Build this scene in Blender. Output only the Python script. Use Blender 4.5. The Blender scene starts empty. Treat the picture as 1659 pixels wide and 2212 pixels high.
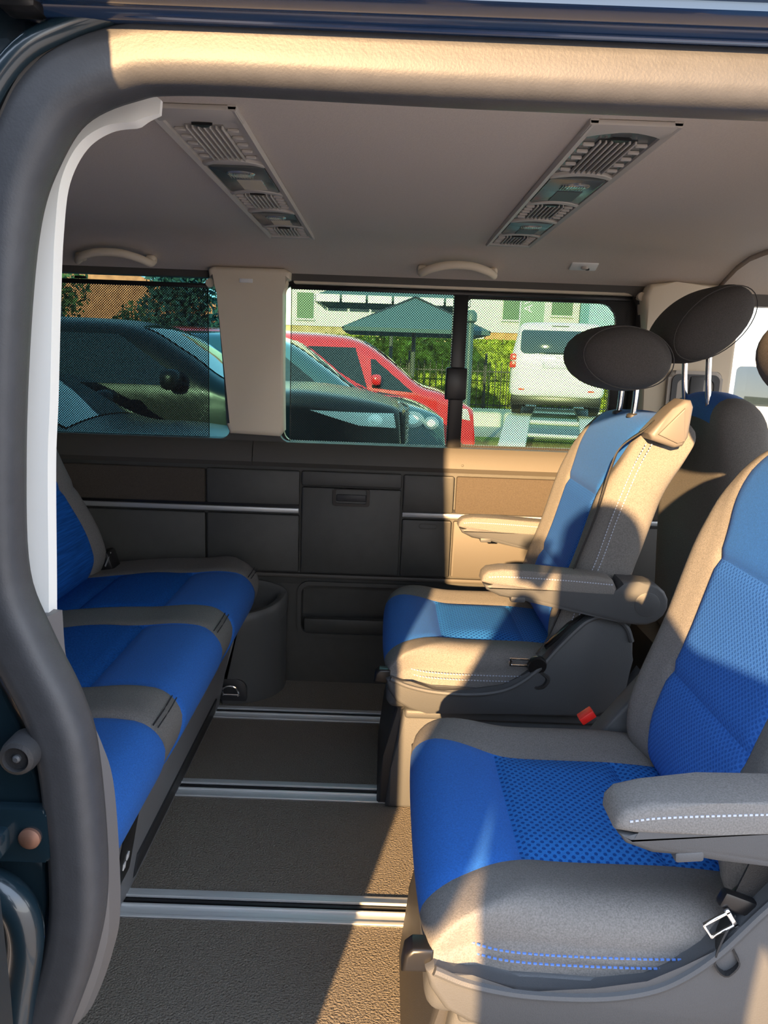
import bpy, bmesh, math, random
from mathutils import Vector, Matrix
random.seed(7)
S = bpy.context.scene
C = S.collection
PI = math.pi

# ------------------------------------------------------------------ camera, world, sun, exposure
cam = bpy.data.objects.new('camera', bpy.data.cameras.new('camera')); C.objects.link(cam)
cam.data.sensor_fit = 'VERTICAL'; cam.data.sensor_height = 24.0; cam.data.lens = 1661.0/2212.0*24.0
cam.data.clip_start = 0.02; cam.data.clip_end = 400
_r = Vector((0.99934, 0.00502, 0.03594)); _d = Vector((0.03624, -0.19430, -0.98027)); _f = Vector((0.00206, 0.98093, -0.19435))
cam.matrix_world = Matrix(((_r.x, -_d.x, -_f.x, 0), (_r.y, -_d.y, -_f.y, 0), (_r.z, -_d.z, -_f.z, 1.0), (0, 0, 0, 1)))
S.camera = cam

w = bpy.data.worlds.new('sky'); S.world = w; w.use_nodes = True
nt = w.node_tree; nt.nodes.clear()
wo = nt.nodes.new('ShaderNodeOutputWorld'); bg = nt.nodes.new('ShaderNodeBackground')
tc = nt.nodes.new('ShaderNodeTexCoord'); sp = nt.nodes.new('ShaderNodeSeparateXYZ'); cr = nt.nodes.new('ShaderNodeValToRGB')
nt.links.new(tc.outputs['Generated'], sp.inputs[0]); nt.links.new(sp.outputs['Z'], cr.inputs[0])
cr.color_ramp.elements[0].position = 0.0; cr.color_ramp.elements[0].color = (1.0, 0.97, 0.93, 1)
cr.color_ramp.elements[1].position = 0.6; cr.color_ramp.elements[1].color = (0.62, 0.76, 1.0, 1)
nt.links.new(cr.outputs[0], bg.inputs[0]); bg.inputs[1].default_value = 2.2
nt.links.new(bg.outputs[0], wo.inputs[0])

SUN = Vector((0.23, 1.0, -0.25))
sl = bpy.data.lights.new('sun', 'SUN'); sl.energy = 13.5; sl.angle = math.radians(0.7); sl.color = (1.0, 0.60, 0.27)
sun = bpy.data.objects.new('sun', sl); C.objects.link(sun); sun.location = (-1.5, -6, 3)
sun.rotation_euler = SUN.to_track_quat('-Z', 'Y').to_euler()

S.view_settings.view_transform = 'Standard'; S.view_settings.look = 'None'
S.view_settings.gamma = 1.0; S.view_settings.use_curve_mapping = False; S.view_settings.exposure = 0.84
S.cycles.max_bounces = 10; S.cycles.diffuse_bounces = 5; S.cycles.transparent_max_bounces = 24
S.cycles.use_denoising = True
S.cycles.sample_clamp_indirect = 6.0

GZ = -0.47      # ground outside, the van floor is z = 0

# ------------------------------------------------------------------ materials
def srgb(*c):
    return tuple(((x/255.0)/12.92 if x/255.0 <= 0.04045 else ((x/255.0+0.055)/1.055)**2.4) for x in c)
MATS = {}
def mat(name, col, rough=0.6, metal=0.0, noise=0.0, nscale=200.0, bump=0.0, bscale=300.0, spec=0.5, coat=0.0, emis=None, sheen=0.0, stretch=None, bdist=0.002):
    m = bpy.data.materials.new(name); m.use_nodes = True; n = m.node_tree.nodes; l = m.node_tree.links
    b = n['Principled BSDF']; b.inputs['Base Color'].default_value = (*col, 1); b.inputs['Roughness'].default_value = rough
    b.inputs['Metallic'].default_value = metal; b.inputs['Specular IOR Level'].default_value = spec; b.inputs['Coat Weight'].default_value = coat
    b.inputs['Sheen Weight'].default_value = sheen
    if emis: b.inputs['Emission Color'].default_value = (*emis[0], 1); b.inputs['Emission Strength'].default_value = emis[1]
    t = n.new('ShaderNodeTexCoord')
    src = t.outputs['Object']
    if stretch:
        mp = n.new('ShaderNodeMapping'); mp.inputs['Scale'].default_value = stretch; l.new(src, mp.inputs[0]); src = mp.outputs[0]
    if noise:
        x = n.new('ShaderNodeTexNoise'); x.inputs['Scale'].default_value = nscale; x.inputs['Detail'].default_value = 4; l.new(src, x.inputs['Vector'])
        mx = n.new('ShaderNodeMix'); mx.data_type = 'RGBA'; mx.inputs[6].default_value = (*[c*(1-noise) for c in col], 1); mx.inputs[7].default_value = (*[min(1, c*(1+noise)) for c in col], 1)
        rp = n.new('ShaderNodeMapRange'); rp.inputs[1].default_value = 0.3; rp.inputs[2].default_value = 0.7
        l.new(x.outputs['Fac'], rp.inputs[0]); l.new(rp.outputs[0], mx.inputs[0]); l.new(mx.outputs[2], b.inputs['Base Color'])
    if bump:
        y = n.new('ShaderNodeTexNoise'); y.inputs['Scale'].default_value = bscale; y.inputs['Detail'].default_value = 3; l.new(src, y.inputs['Vector'])
        bp = n.new('ShaderNodeBump'); bp.inputs['Strength'].default_value = bump; bp.inputs['Distance'].default_value = bdist
        l.new(y.outputs['Fac'], bp.inputs['Height']); l.new(bp.outputs[0], b.inputs['Normal'])
    MATS[name] = m; return m

def dotted(name, base, dot, pitch, thr, axes, bump=0.3):
    """woven cloth with a staggered grid of round dots; axes: which object axes carry the pattern"""
    m = mat(name, base, 0.85, noise=0.14, nscale=420, sheen=0.0, spec=0.2); n = m.node_tree.nodes; l = m.node_tree.links
    b = n['Principled BSDF']; t = n.new('ShaderNodeTexCoord'); sx = n.new('ShaderNodeSeparateXYZ'); l.new(t.outputs['Object'], sx.inputs[0])
    cb = n.new('ShaderNodeCombineXYZ'); l.new(sx.outputs[axes[0]], cb.inputs[0]); l.new(sx.outputs[axes[1]], cb.inputs[1])
    mp = n.new('ShaderNodeMapping'); mp.inputs['Rotation'].default_value = (0, 0, PI/4); mp.inputs['Scale'].default_value = (1/pitch,)*3; l.new(cb.outputs[0], mp.inputs[0])
    v = n.new('ShaderNodeTexVoronoi'); v.voronoi_dimensions = '2D'; v.inputs['Scale'].default_value = 1; v.inputs['Randomness'].default_value = 0; l.new(mp.outputs[0], v.inputs['Vector'])
    r = n.new('ShaderNodeMapRange'); r.inputs[1].default_value = thr; r.inputs[2].default_value = thr+0.08; l.new(v.outputs['Distance'], r.inputs[0])
    mx = n.new('ShaderNodeMix'); mx.data_type = 'RGBA'; mx.inputs[6].default_value = (*dot, 1); l.new(r.outputs[0], mx.inputs[0])
    old = b.inputs['Base Color'].links[0].from_socket; l.new(old, mx.inputs[7]); l.new(mx.outputs[2], b.inputs['Base Color'])
    bp = n.new('ShaderNodeBump'); bp.inputs['Strength'].default_value = bump; bp.inputs['Distance'].default_value = 0.002; l.new(r.outputs[0], bp.inputs['Height']); l.new(bp.outputs[0], b.inputs['Normal'])
    return m

def glass(name, tint, refl=0.10):
    m = bpy.data.materials.new(name); m.use_nodes = True; n = m.node_tree.nodes; l = m.node_tree.links; n.clear()
    o = n.new('ShaderNodeOutputMaterial'); t = n.new('ShaderNodeBsdfTransparent'); t.inputs[0].default_value = (*tint, 1)
    g = n.new('ShaderNodeBsdfGlossy'); g.inputs['Roughness'].default_value = 0.02; mx = n.new('ShaderNodeMixShader')
    lw = n.new('ShaderNodeLayerWeight'); lw.inputs['Blend'].default_value = refl
    l.new(lw.outputs['Fresnel'], mx.inputs[0]); l.new(t.outputs[0], mx.inputs[1]); l.new(g.outputs[0], mx.inputs[2]); l.new(mx.outputs[0], o.inputs[0])
    MATS[name] = m; return m

def blindmesh(name, pitch, fill):
    m = bpy.data.materials.new(name); m.use_nodes = True; n = m.node_tree.nodes; l = m.node_tree.links; n.clear()
    o = n.new('ShaderNodeOutputMaterial'); t = n.new('ShaderNodeBsdfTransparent'); d = n.new('ShaderNodeBsdfPrincipled'); d.inputs['Base Color'].default_value = (0.035, 0.035, 0.035, 1); d.inputs['Roughness'].default_value = 0.8
    tcx = n.new('ShaderNodeTexCoord'); sx = n.new('ShaderNodeSeparateXYZ'); l.new(tcx.outputs['Object'], sx.inputs[0]); cb = n.new('ShaderNodeCombineXYZ')
    l.new(sx.outputs[0], cb.inputs[0]); l.new(sx.outputs[2], cb.inputs[1])
    mp = n.new('ShaderNodeMapping'); mp.inputs['Rotation'].default_value = (0, 0, PI/4); mp.inputs['Scale'].default_value = (1/pitch,)*3; l.new(cb.outputs[0], mp.inputs[0])
    v = n.new('ShaderNodeTexVoronoi'); v.voronoi_dimensions = '2D'; v.inputs['Scale'].default_value = 1; v.inputs['Randomness'].default_value = 0; l.new(mp.outputs[0], v.inputs['Vector'])
    r = n.new('ShaderNodeMath'); r.operation = 'GREATER_THAN'; r.inputs[1].default_value = fill; l.new(v.outputs['Distance'], r.inputs[0])
    mx = n.new('ShaderNodeMixShader'); l.new(r.outputs[0], mx.inputs[0]); l.new(t.outputs[0], mx.inputs[1]); l.new(d.outputs[0], mx.inputs[2]); l.new(mx.outputs[0], o.inputs[0])
    MATS[name] = m; return m

GREY = mat('grey_cloth', (0.175, 0.172, 0.168), 0.9, noise=0.22, nscale=500, bump=0.35, bscale=900, sheen=0.0, spec=0.2)
HEADC = mat('headrest_cloth', (0.085, 0.080, 0.078), 0.9, noise=0.2, nscale=500, bump=0.3, bscale=900, sheen=0.0, spec=0.2)
BLUE = mat('blue_cloth', (0.022, 0.135, 0.50), 0.7, noise=0.16, nscale=420, bump=0.3, bscale=900, sheen=0.025, spec=0.25)
BLUED = dotted('blue_dotted_cloth', (0.02, 0.15, 0.50), (0.006, 0.055, 0.25), 0.0085, 0.25, (0, 1))
BLUEV = dotted('blue_dotted_cloth_upright', (0.035, 0.15, 0.54), (0.02, 0.10, 0.40), 0.0065, 0.28, (1, 2))
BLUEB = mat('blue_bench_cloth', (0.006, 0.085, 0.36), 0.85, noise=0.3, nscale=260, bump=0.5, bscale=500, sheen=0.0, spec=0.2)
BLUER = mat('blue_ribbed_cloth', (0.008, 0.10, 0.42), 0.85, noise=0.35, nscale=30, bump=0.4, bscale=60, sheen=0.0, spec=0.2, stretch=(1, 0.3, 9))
BASEP = mat('bench_base_plastic', (0.20, 0.205, 0.215), 0.5, bump=0.15, bscale=700)
BINP = mat('bin_plastic', (0.085, 0.088, 0.088), 0.42, bump=0.12, bscale=700)
SEATP = mat('seat_plastic', (0.066, 0.072, 0.080), 0.5, bump=0.18, bscale=700)
DARKP = mat('dark_plastic', (0.030, 0.031, 0.034), 0.5, bump=0.15, bscale=700)
PANEL = mat('lining_plastic', (0.056, 0.057, 0.053), 0.48, noise=0.06, nscale=30, bump=0.2, bscale=800)
PANELC = mat('lining_cloth', (0.06, 0.05, 0.040), 0.9, noise=0.15, nscale=400, bump=0.3, bscale=700)
SILL = mat('sill_plastic', (0.075, 0.070, 0.062), 0.55, bump=0.15, bscale=800)
BLACK = mat('black_plastic', (0.008, 0.008, 0.009), 0.35)
RUBBER = mat('door_seal_rubber', (0.050, 0.053, 0.060), 0.5, noise=0.08, nscale=60, bump=0.1, bscale=500)
INNER = mat('inner_frame_plastic', (0.13, 0.125, 0.125), 0.45)
LIGHTTRIM = mat('light_trim', (0.88, 0.89, 0.86), 0.5)
HEAD = mat('headliner_cloth', (0.60, 0.53, 0.46), 0.95, noise=0.04, nscale=300, bump=0.2, bscale=500)
BEIGE = mat('pillar_plastic', (0.78, 0.68, 0.52), 0.6, bump=0.05, bscale=500)
LAMPF = mat('lamp_strip_plastic', (0.52, 0.48, 0.43), 0.5)
LAMPG = mat('lamp_strip_dark', (0.10, 0.11, 0.11), 0.25, spec=0.8)
VENTL = mat('vent_shade', (0.26, 0.24, 0.22), 0.6)
CLEAR = mat('lamp_reflector', (0.55, 0.56, 0.54), 0.15, metal=0.7)
CARPET = mat('floor_carpet', (0.20, 0.180, 0.150), 0.95, noise=0.30, nscale=420, bump=1.0, bscale=260, bdist=0.006, sheen=0.0, spec=0.1)
RAIL = mat('brushed_aluminium', (0.66, 0.69, 0.70), 0.42, metal=0.35, noise=0.08, nscale=40, stretch=(0.2, 8, 8))
RAILD = mat('rail_slot', (0.02, 0.02, 0.022), 0.35, metal=0.4)
SILVER = mat('silver_strip', (0.44, 0.46, 0.47), 0.38, metal=0.5)
CHROME = mat('chrome', (0.85, 0.85, 0.86), 0.12, metal=1.0)
RED = mat('red_button', (0.75, 0.02, 0.015), 0.35)
STRAP = mat('belt_webbing', (0.013, 0.013, 0.014), 0.6, bump=0.5, bscale=900)
STITCH = mat('pale_stitching', (0.42, 0.47, 0.58), 0.8)
STITCHB = mat('blue_stitching', (0.10, 0.22, 0.60), 0.8)
STITCHD = mat('dark_stitching', (0.02, 0.02, 0.025), 0.8)
BODY = mat('van_paint', (0.012, 0.032, 0.085), 0.18, coat=0.6, spec=0.6)
BODYT = mat('van_paint_teal', (0.009, 0.022, 0.032), 0.25, coat=0.6, spec=0.6)
COPPER = mat('copper_bolt', (0.25, 0.13, 0.09), 0.5, metal=0.6)
WHITEM = mat('white_marking', (0.8, 0.8, 0.8), 0.6)
GLS = glass('tinted_side_glass', (0.60, 0.84, 0.78))
GLL = glass('tinted_rear_glass', (0.30, 0.52, 0.55))
GLC = glass('clear_front_glass', (0.95, 0.97, 0.95))
GLD = glass('privacy_glass', (0.05, 0.06, 0.06))
MESH = blindmesh('blind_mesh', 0.0052, 0.425)
MESHD = blindmesh('blind_mesh_dense', 0.0052, 0.37)

# ------------------------------------------------------------------ geometry helpers
def link(name, me, m=None, parent=None):
    o = bpy.data.objects.new(name, me); C.objects.link(o)
    if m: me.materials.append(m)
    if parent: o.parent = parent
    return o
def fin(bm, name, m, parent=None, smooth=40):
    bmesh.ops.recalc_face_normals(bm, faces=bm.faces[:])
    me = bpy.data.meshes.new(name); bm.to_mesh(me); bm.free()
    if smooth: me.shade_smooth(); me.set_sharp_from_angle(angle=math.radians(smooth))
    return link(name, me, m, parent)
def tag(o, label=None, cat=None, group=None, kind=None):
    if label: o['label'] = label
    if cat: o['category'] = cat
    if group: o['group'] = group
    if kind: o['kind'] = kind
    return o
def thing(name, loc, label, cat, group=None):
    o = bpy.data.objects.new(name, None); C.objects.link(o); o.location = loc; o.empty_display_size = 0.05
    return tag(o, label, cat, group)
def copy_tree(o, parent=None):
    c = o.copy(); C.objects.link(c)
    if parent: c.parent = parent
    for ch in o.children: copy_tree(ch, c)
    return c
def box(bm, c, s, bev=0.0, seg=2, rot=None):
    r = bmesh.ops.create_cube(bm, size=1.0); vs = r['verts']
    M = Matrix.Translation(c) @ (rot.to_matrix().to_4x4() if rot else Matrix.Identity(4)) @ Matrix.Diagonal((*s, 1))
    bmesh.ops.transform(bm, matrix=M, verts=vs)
    if bev:
        es = list({e for v in vs for e in v.link_edges})
        bmesh.ops.bevel(bm, geom=es, offset=bev, segments=seg, affect='EDGES', profile=0.5)
def box2(bm, a, b, bev=0.0, seg=2):
    box(bm, [(a[i]+b[i])/2 for i in range(3)], [abs(b[i]-a[i]) for i in range(3)], bev, seg)
def bx(name, a, b, m, parent=None, bev=0.0, seg=2):
    bm = bmesh.new(); box2(bm, a, b, bev, seg); return fin(bm, name, m, parent)
def catmull(pts, n=8, closed=False):
    P = [Vector(p) for p in pts]; out = []; N = len(P)
    for i in range(N if closed else N-1):
        p0 = P[(i-1) % N] if closed or i > 0 else P[0]*2-P[1]; p1 = P[i]; p2 = P[(i+1) % N]
        p3 = P[(i+2) % N] if closed or i+2 < N else P[-1]*2-P[-2]
        for k in range(n):
            t = k/n; out.append(0.5*((2*p1)+(p2-p0)*t+(2*p0-5*p1+4*p2-p3)*t*t+(3*p1-p0-3*p2+p3)*t**3))
    if not closed: out.append(P[-1])
    return out
def sweep(bm, path, prof, up=Vector((0, 1, 0)), close=True, scale=None):
    """path: list of Vectors, prof: list of (a,b): a along side, b along up"""
    rings = []
    for i, p in enumerate(path):
        t = (path[min(i+1, len(path)-1)]-path[max(i-1, 0)]).normalized()
        side = t.cross(up).normalized(); u = side.cross(t).normalized(); k = scale(i/(len(path)-1)) if scale else 1
        rings.append([bm.verts.new(p+side*a*k+u*b*k) for a, b in prof])
    n = len(prof)
    for i in range(len(rings)-1):
        for j in range(n if close else n-1):
            bm.faces.new((rings[i][j], rings[i][(j+1) % n], rings[i+1][(j+1) % n], rings[i+1][j]))
    if close:
        bm.faces.new(rings[0]); bm.faces.new(rings[-1][::-1])
def circ(r, n=10, r2=None): return [(r*math.cos(2*PI*k/n), (r2 or r)*math.sin(2*PI*k/n)) for k in range(n)]
def tube(bm, pts, r, n=10, up=Vector((0, 1, 0)), sm=6, scale=None):
    sweep(bm, catmull(pts, sm) if sm else [Vector(p) for p in pts], circ(r, n), up, True, scale)
def prism(bm, poly, y0, y1, bev=0.0, axis='y', seg=2):
    """polygon in the plane normal to axis, extruded from y0 to y1"""
    def P(a, b, t): return {'y': (a, t, b), 'x': (t, a, b), 'z': (a, b, t)}[axis]
    A = [bm.verts.new(P(a, b, y0)) for a, b in poly]; B = [bm.verts.new(P(a, b, y1)) for a, b in poly]; n = len(poly)
    fs = [bm.faces.new(A), bm.faces.new(B[::-1])]
    for i in range(n): bm.faces.new((A[i], B[i], B[(i+1) % n], A[(i+1) % n]))
    if bev:
        es = [e for f in fs for e in f.edges]
        bmesh.ops.bevel(bm, geom=es, offset=bev, segments=seg, affect='EDGES', profile=0.5)
def rrect(x0, z0, x1, z1, r, n=6):
    if not isinstance(r, (list, tuple)): r = [r]*4
    out = []
    for (cx, cz, a0, k) in ((x1, z1, 0, 0), (x0, z1, PI/2, 1), (x0, z0, PI, 2), (x1, z0, 3*PI/2, 3)):
        q = max(r[k], 1e-4); ox = cx-q if cx == x1 else cx+q; oz = cz-q if cz == z1 else cz+q
        for i in range(n+1):
            a = a0+PI/2*i/n; out.append((ox+q*math.cos(a), oz+q*math.sin(a)))
    return out
def ring(bm, outer, inner, y0, y1, y0i=None, y1i=None):
    """plate normal to Y with a hole; outer and inner have equal point counts"""
    y0i = y0 if y0i is None else y0i; y1i = y1 if y1i is None else y1i
    oa = [bm.verts.new((x, y0, z)) for x, z in outer]; ob = [bm.verts.new((x, y1, z)) for x, z in outer]
    ia = [bm.verts.new((x, y0i, z)) for x, z in inner]; ib = [bm.verts.new((x, y1i, z)) for x, z in inner]; n = len(outer)
    for i in range(n):
        j = (i+1) % n
        for q in ((oa[i], oa[j], ia[j], ia[i]), (ob[i], ib[i], ib[j], ob[j]), (oa[i], ob[i], ob[j], oa[j]), (ia[i], ia[j], ib[j], ib[i])): bm.faces.new(q)
def lathe(bm, prof, c, n=24, axis='z', squash=(1, 1)):
    rings = []
    for r, h in prof:
        rg = []
        for k in range(n):
            a = 2*PI*k/n; u, v = r*math.cos(a)*squash[0], r*math.sin(a)*squash[1]
            p = {'z': (u, v, h), 'y': (u, h, v), 'x': (h, u, v)}[axis]; rg.append(bm.verts.new(Vector(c)+Vector(p)))
        rings.append(rg)
    for i in range(len(rings)-1):
        for k in range(n): bm.faces.new((rings[i][k], rings[i][(k+1) % n], rings[i+1][(k+1) % n], rings[i+1][k]))
    bm.faces.new(rings[0]); bm.faces.new(rings[-1][::-1])
def lin(a, b, n, marks=()):
    v = sorted(set([round(a+(b-a)*i/n, 5) for i in range(n+1)]+[round(m+d, 5) for m in marks for d in (-0.004, 0, 0.004)]))
    out = [v[0]]
    for q in v[1:]:
        if q-out[-1] > 0.0015 or q in [round(m, 5) for m in marks]:
            if q-out[-1] <= 0.0015 and out[-1] not in [round(m, 5) for m in marks] and len(out) > 1: out[-1] = q
            elif q-out[-1] > 1e-6: out.append(q)
    return out
def pillow(xs, ys, zs, r, classify, warp, mats, parent, rx=None):
    """rounded box on a given grid; classify(cx,cy,cz) -> part name; returns the part objects"""
    h0 = Vector((xs[0], ys[0], zs[0])); h1 = Vector((xs[-1], ys[-1], zs[-1]))
    R = r if isinstance(r, (tuple, list)) else (r, r, r)
    def shape(p):
        q = Vector([min(max(p[i], h0[i]+R[i]), h1[i]-R[i]) for i in range(3)]); d = [(p[i]-q[i])/R[i] for i in range(3)]
        L = math.sqrt(sum(t*t for t in d))
        m = max(abs(t) for t in d)
        if L < 1e-9: return p
        k = 1.0/L if m > 0.999 else 1.0
        return Vector([q[i]+d[i]*k*R[i] for i in range(3)])
    parts = {}
    def addface(corners, key):
        V, F, D = parts.setdefault(key, ([], [], {}))
        idx = []
        for c in corners:
            kk = tuple(round(t, 5) for t in c)
            if kk not in D: D[kk] = len(V); V.append(warp(shape(Vector(c))))
            idx.append(D[kk])
        F.append(idx)
    def face_grid(A, B, fn):
        for i in range(len(A)-1):
            for j in range(len(B)-1):
                cs = [fn(A[i], B[j]), fn(A[i+1], B[j]), fn(A[i+1], B[j+1]), fn(A[i], B[j+1])]
                ce = [sum(c[k] for c in cs)/4 for k in range(3)]
                addface(cs, classify(*ce))
    face_grid(xs, ys, lambda a, b: (a, b, zs[-1])); face_grid(ys, xs, lambda b, a: (a, b, zs[0]))
    face_grid(ys, zs, lambda a, b: (xs[0], a, b)); face_grid(zs, ys, lambda b, a: (xs[-1], a, b))
    face_grid(zs, xs, lambda b, a: (a, ys[0], b)); face_grid(xs, zs, lambda a, b: (a, ys[-1], b))
    out = {}
    for k, (V, F, D) in parts.items():
        me = bpy.data.meshes.new(k); me.from_pydata([tuple(v) for v in V], [], F); me.shade_smooth()
        bm = bmesh.new(); bm.from_mesh(me); bmesh.ops.recalc_face_normals(bm, faces=bm.faces[:]); bm.to_mesh(me); bm.free()
        out[k] = link(k, me, mats[k], parent)
    return out
def stitches(bm, pts, step=0.007, ln=0.004, r=0.0007, off=Vector((0, 0, 0)), up=Vector((0, 0, 1))):
    """row of short thread stitches along a polyline"""
    P = [Vector(p)+off for p in pts]; acc = 0.0
    for a, b in zip(P, P[1:]):
        d = (b-a); L = d.length
        if L < 1e-6: continue
        d.normalize(); s = step-acc if acc else 0.0
        while s < L:
            c = a+d*s; e = c+d*ln; sd = d.cross(up).normalized()*r; uu = sd.cross(d).normalized()*r
            v = [bm.verts.new(q) for q in (c-sd-uu, c+sd-uu, c+sd+uu, c-sd+uu, e-sd-uu, e+sd-uu, e+sd+uu, e-sd+uu)]
            for f in ((0, 1, 2, 3), (4, 7, 6, 5), (0, 4, 5, 1), (1, 5, 6, 2), (2, 6, 7, 3), (3, 7, 4, 0)): bm.faces.new([v[t] for t in f])
            s += step
        acc = (acc+L) % step
def G(t, c, wd): return math.exp(-((t-c)/wd)**2)
def sst(a, b, t):
    t = min(max((t-a)/(b-a), 0), 1); return t*t*(3-2*t)

#@@SHELL
# ------------------------------------------------------------------ the cabin: floor, ceiling, walls
o = bx('floor', (-1.62, 0.60, -0.05), (2.0, 2.30, 0.0), CARPET); tag(o, 'dark grey carpet floor of the van cabin', kind='structure')

bm = bmesh.new()
prof = [(0.625, 1.262), (0.66, 1.275), (0.74, 1.296), (0.95, 1.302), (1.5, 1.304), (2.02, 1.302), (2.10, 1.297), (2.17, 1.282), (2.24, 1.255), (2.288, 1.232), (2.292, 1.25), (2.30, 1.30), (2.2, 1.34), (0.62, 1.34)]
prism(bm, prof, -1.62, 0.93, axis='x'); o = fin(bm, 'ceiling', HEAD); tag(o, 'grey cloth headliner of the rear cabin', kind='structure')
bm = bmesh.new()
prof2 = [(y, z-0.012 if z < 1.33 else z) for y, z in prof]
prism(bm, prof2, 0.935, 2.0, axis='x'); prism(bm, [(a, b-0.012) for a, b in prof], 0.90, 0.955, axis='x') if False else None
o = fin(bm, 'ceiling', HEAD); tag(o, 'front section of the headliner above the driver', kind='structure')

# far wall: lower lining with a door pocket
WB = bpy.data.objects.new('wall_back', None); C.objects.link(WB); tag(WB, 'dark plastic side lining of the van below the windows', kind='structure')
bm = bmesh.new()
outer = rrect(-1.62, 0.0, 0.56, 0.345, 0.0005); inner = rrect(-0.24, 0.160, 0.125, 0.315, 0.028)
ring(bm, outer, inner, 2.268, 2.34, 2.274, 2.33)
box2(bm, (0.56, 2.268, 0), (2.0, 2.34, 0.345))
box2(bm, (-1.62, 2.272, 0.345), (2.0, 2.34, 0.70))
fin(bm, 'lower_lining', PANEL, WB)
bm = bmesh.new(); box2(bm, (-0.26, 2.325, 0.14), (0.14, 2.335, 0.33)); box2(bm, (-0.232, 2.272, 0.158), (0.118, 2.30, 0.205), 0.006)
ring(bm, rrect(-0.252, 0.148, 0.137, 0.327, 0.036), rrect(-0.24, 0.160, 0.125, 0.315, 0.028), 2.262, 2.27)
fin(bm, 'storage_pocket', PANEL, WB)
bx('ledge', (-1.6, 2.258, 0.338), (1.0, 2.275, 0.352), SILL, WB, 0.005)
def plate(name, x0, z0, x1, z1, m, parent=WB, y=2.256, r=0.006):
    bm = bmesh.new(); prism(bm, rrect(x0, z0, x1, z1, r, 4), 2.275, y, 0.004); return fin(bm, name, m, parent)
plate('side_panel', -1.58, 0.563, -0.531, 0.665, PANELC); plate('side_panel', -1.58, 0.357, -0.531, 0.533, PANEL)
plate('side_panel', -0.526, 0.563, -0.249, 0.667, PANEL); plate('side_panel', -0.526, 0.357, -0.249, 0.533, PANEL)
plate('side_panel', 0.060, 0.556, 0.210, 0.667, PANEL)
p = plate('locker_door', 0.060, 0.357, 0.208, 0.532, PANEL)
bm = bmesh.new(); ring(bm, rrect(0.11, 0.505, 0.167, 0.522, 0.008), rrect(0.114, 0.508, 0.163, 0.519, 0.005), 2.2545, 2.257); fin(bm, 'finger_grip', PANEL, p)
plate('side_panel', 0.217, 0.556, 0.95, 0.667, PANELC); plate('side_panel', 0.214, 0.357, 0.95, 0.532, SILL)
f = plate('storage_flap', -0.242, 0.357, 0.054, 0.620, PANEL, y=2.254)
plate('side_panel', -0.243, 0.625, 0.054, 0.668, PANEL, y=2.254)
bm = bmesh.new()
ring(bm, rrect(-0.149, 0.568, -0.039, 0.6195, 0.008), rrect(-0.140, 0.576, -0.048, 0.6175, 0.006), 2.246, 2.258)
h = fin(bm, 'latch_handle', BLACK, f)
bm = bmesh.new(); box2(bm, (-0.138, 2.247, 0.582), (-0.050, 2.253, 0.603), 0.003); fin(bm, 'latch_lever', DARKP, f)
for x0, x1 in ((-1.58, -0.250), (0.059, 0.95)):
    bx('silver_strip', (x0, 2.252, 0.540), (x1, 2.27, 0.5545), SILVER, WB, 0.0025)
    bx('shadow_gap', (x0, 2.262, 0.553), (x1, 2.272, 0.565), BLACK, WB)
# window sill trims
bm = bmesh.new()
for x0, x1 in ((-1.6, -0.393), (-0.390, 0.76)):
    prism(bm, [(2.27, 0.676), (2.262, 0.690), (2.270, 0.730), (2.285, 0.748), (2.34, 0.750), (2.34, 0.67)], x0, x1, axis='x')
o = fin(bm, 'window_sill', SILL, WB)
bm = bmesh.new(); lathe(bm, [(0.004, 0), (0.0035, -0.002), (0.001, -0.0025)], (0.232, 2.264, 0.70), 12, 'y'); fin(bm, 'screw_cap', SILL, WB)

# upper far wall: frames round the two windows
WU = bpy.data.objects.new('wall_back_upper', None); C.objects.link(WU); tag(WU, 'upper side wall of the van round the far windows', kind='structure')
WU.name = 'wall_back'
bm = bmesh.new()
ring(bm, rrect(-1.62, 0.70, -0.39, 1.30, 0.0005), rrect(-1.45, 0.752, -0.462, 1.213, 0.03), 2.29, 2.335)
ring(bm, rrect(-0.39, 0.70, 0.76, 1.30, 0.0005), rrect(-0.315, 0.748, 0.722, 1.213, [0.05, 0.03, 0.03, 0.05]), 2.29, 2.335)
fin(bm, 'window_surround', SILL, WU)
# far-left window
W1 = bpy.data.objects.new('window_1', None); C.objects.link(W1); tag(W1, 'far left tinted side window behind the bench', kind='structure')
bx('glass', (-1.5, 2.338, 0.70), (-0.44, 2.342, 1.25), GLL, W1)
bm = bmesh.new(); ring(bm, rrect(-1.52, 0.70, -0.43, 1.25, 0.001), rrect(-1.45, 0.752, -0.458, 1.216, 0.035), 2.336, 2.348); fin(bm, 'window_frame', BLACK, W1)
# far centre window in two panes
W2 = bpy.data.objects.new('window_2', None); C.objects.link(W2); tag(W2, 'far centre window with two panes and a black divider', kind='structure')
bx('glass', (-0.33, 2.345, 0.70), (0.75, 2.349, 1.25), GLS, W2)
bm = bmesh.new()
ring(bm, rrect(-0.345, 0.70, 0.207, 1.26, 0.001), rrect(-0.306, 0.748, 0.186, 1.200, [0.012, 0.02, 0.03, 0.01]), 2.325, 2.343)
ring(bm, rrect(0.207, 0.70, 0.77, 1.26, 0.001), rrect(0.228, 0.755, 0.665, 1.183, [0.05, 0.012, 0.012, 0.04]), 2.325, 2.343)
box2(bm, (0.186, 2.312, 0.735), (0.228, 2.33, 1.215), 0.003)
fin(bm, 'window_frame', BLACK, W2)
bx('window_latch', (0.172, 2.300, 0.89), (0.236, 2.318, 0.985), BLACK, W2, 0.006)
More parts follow.
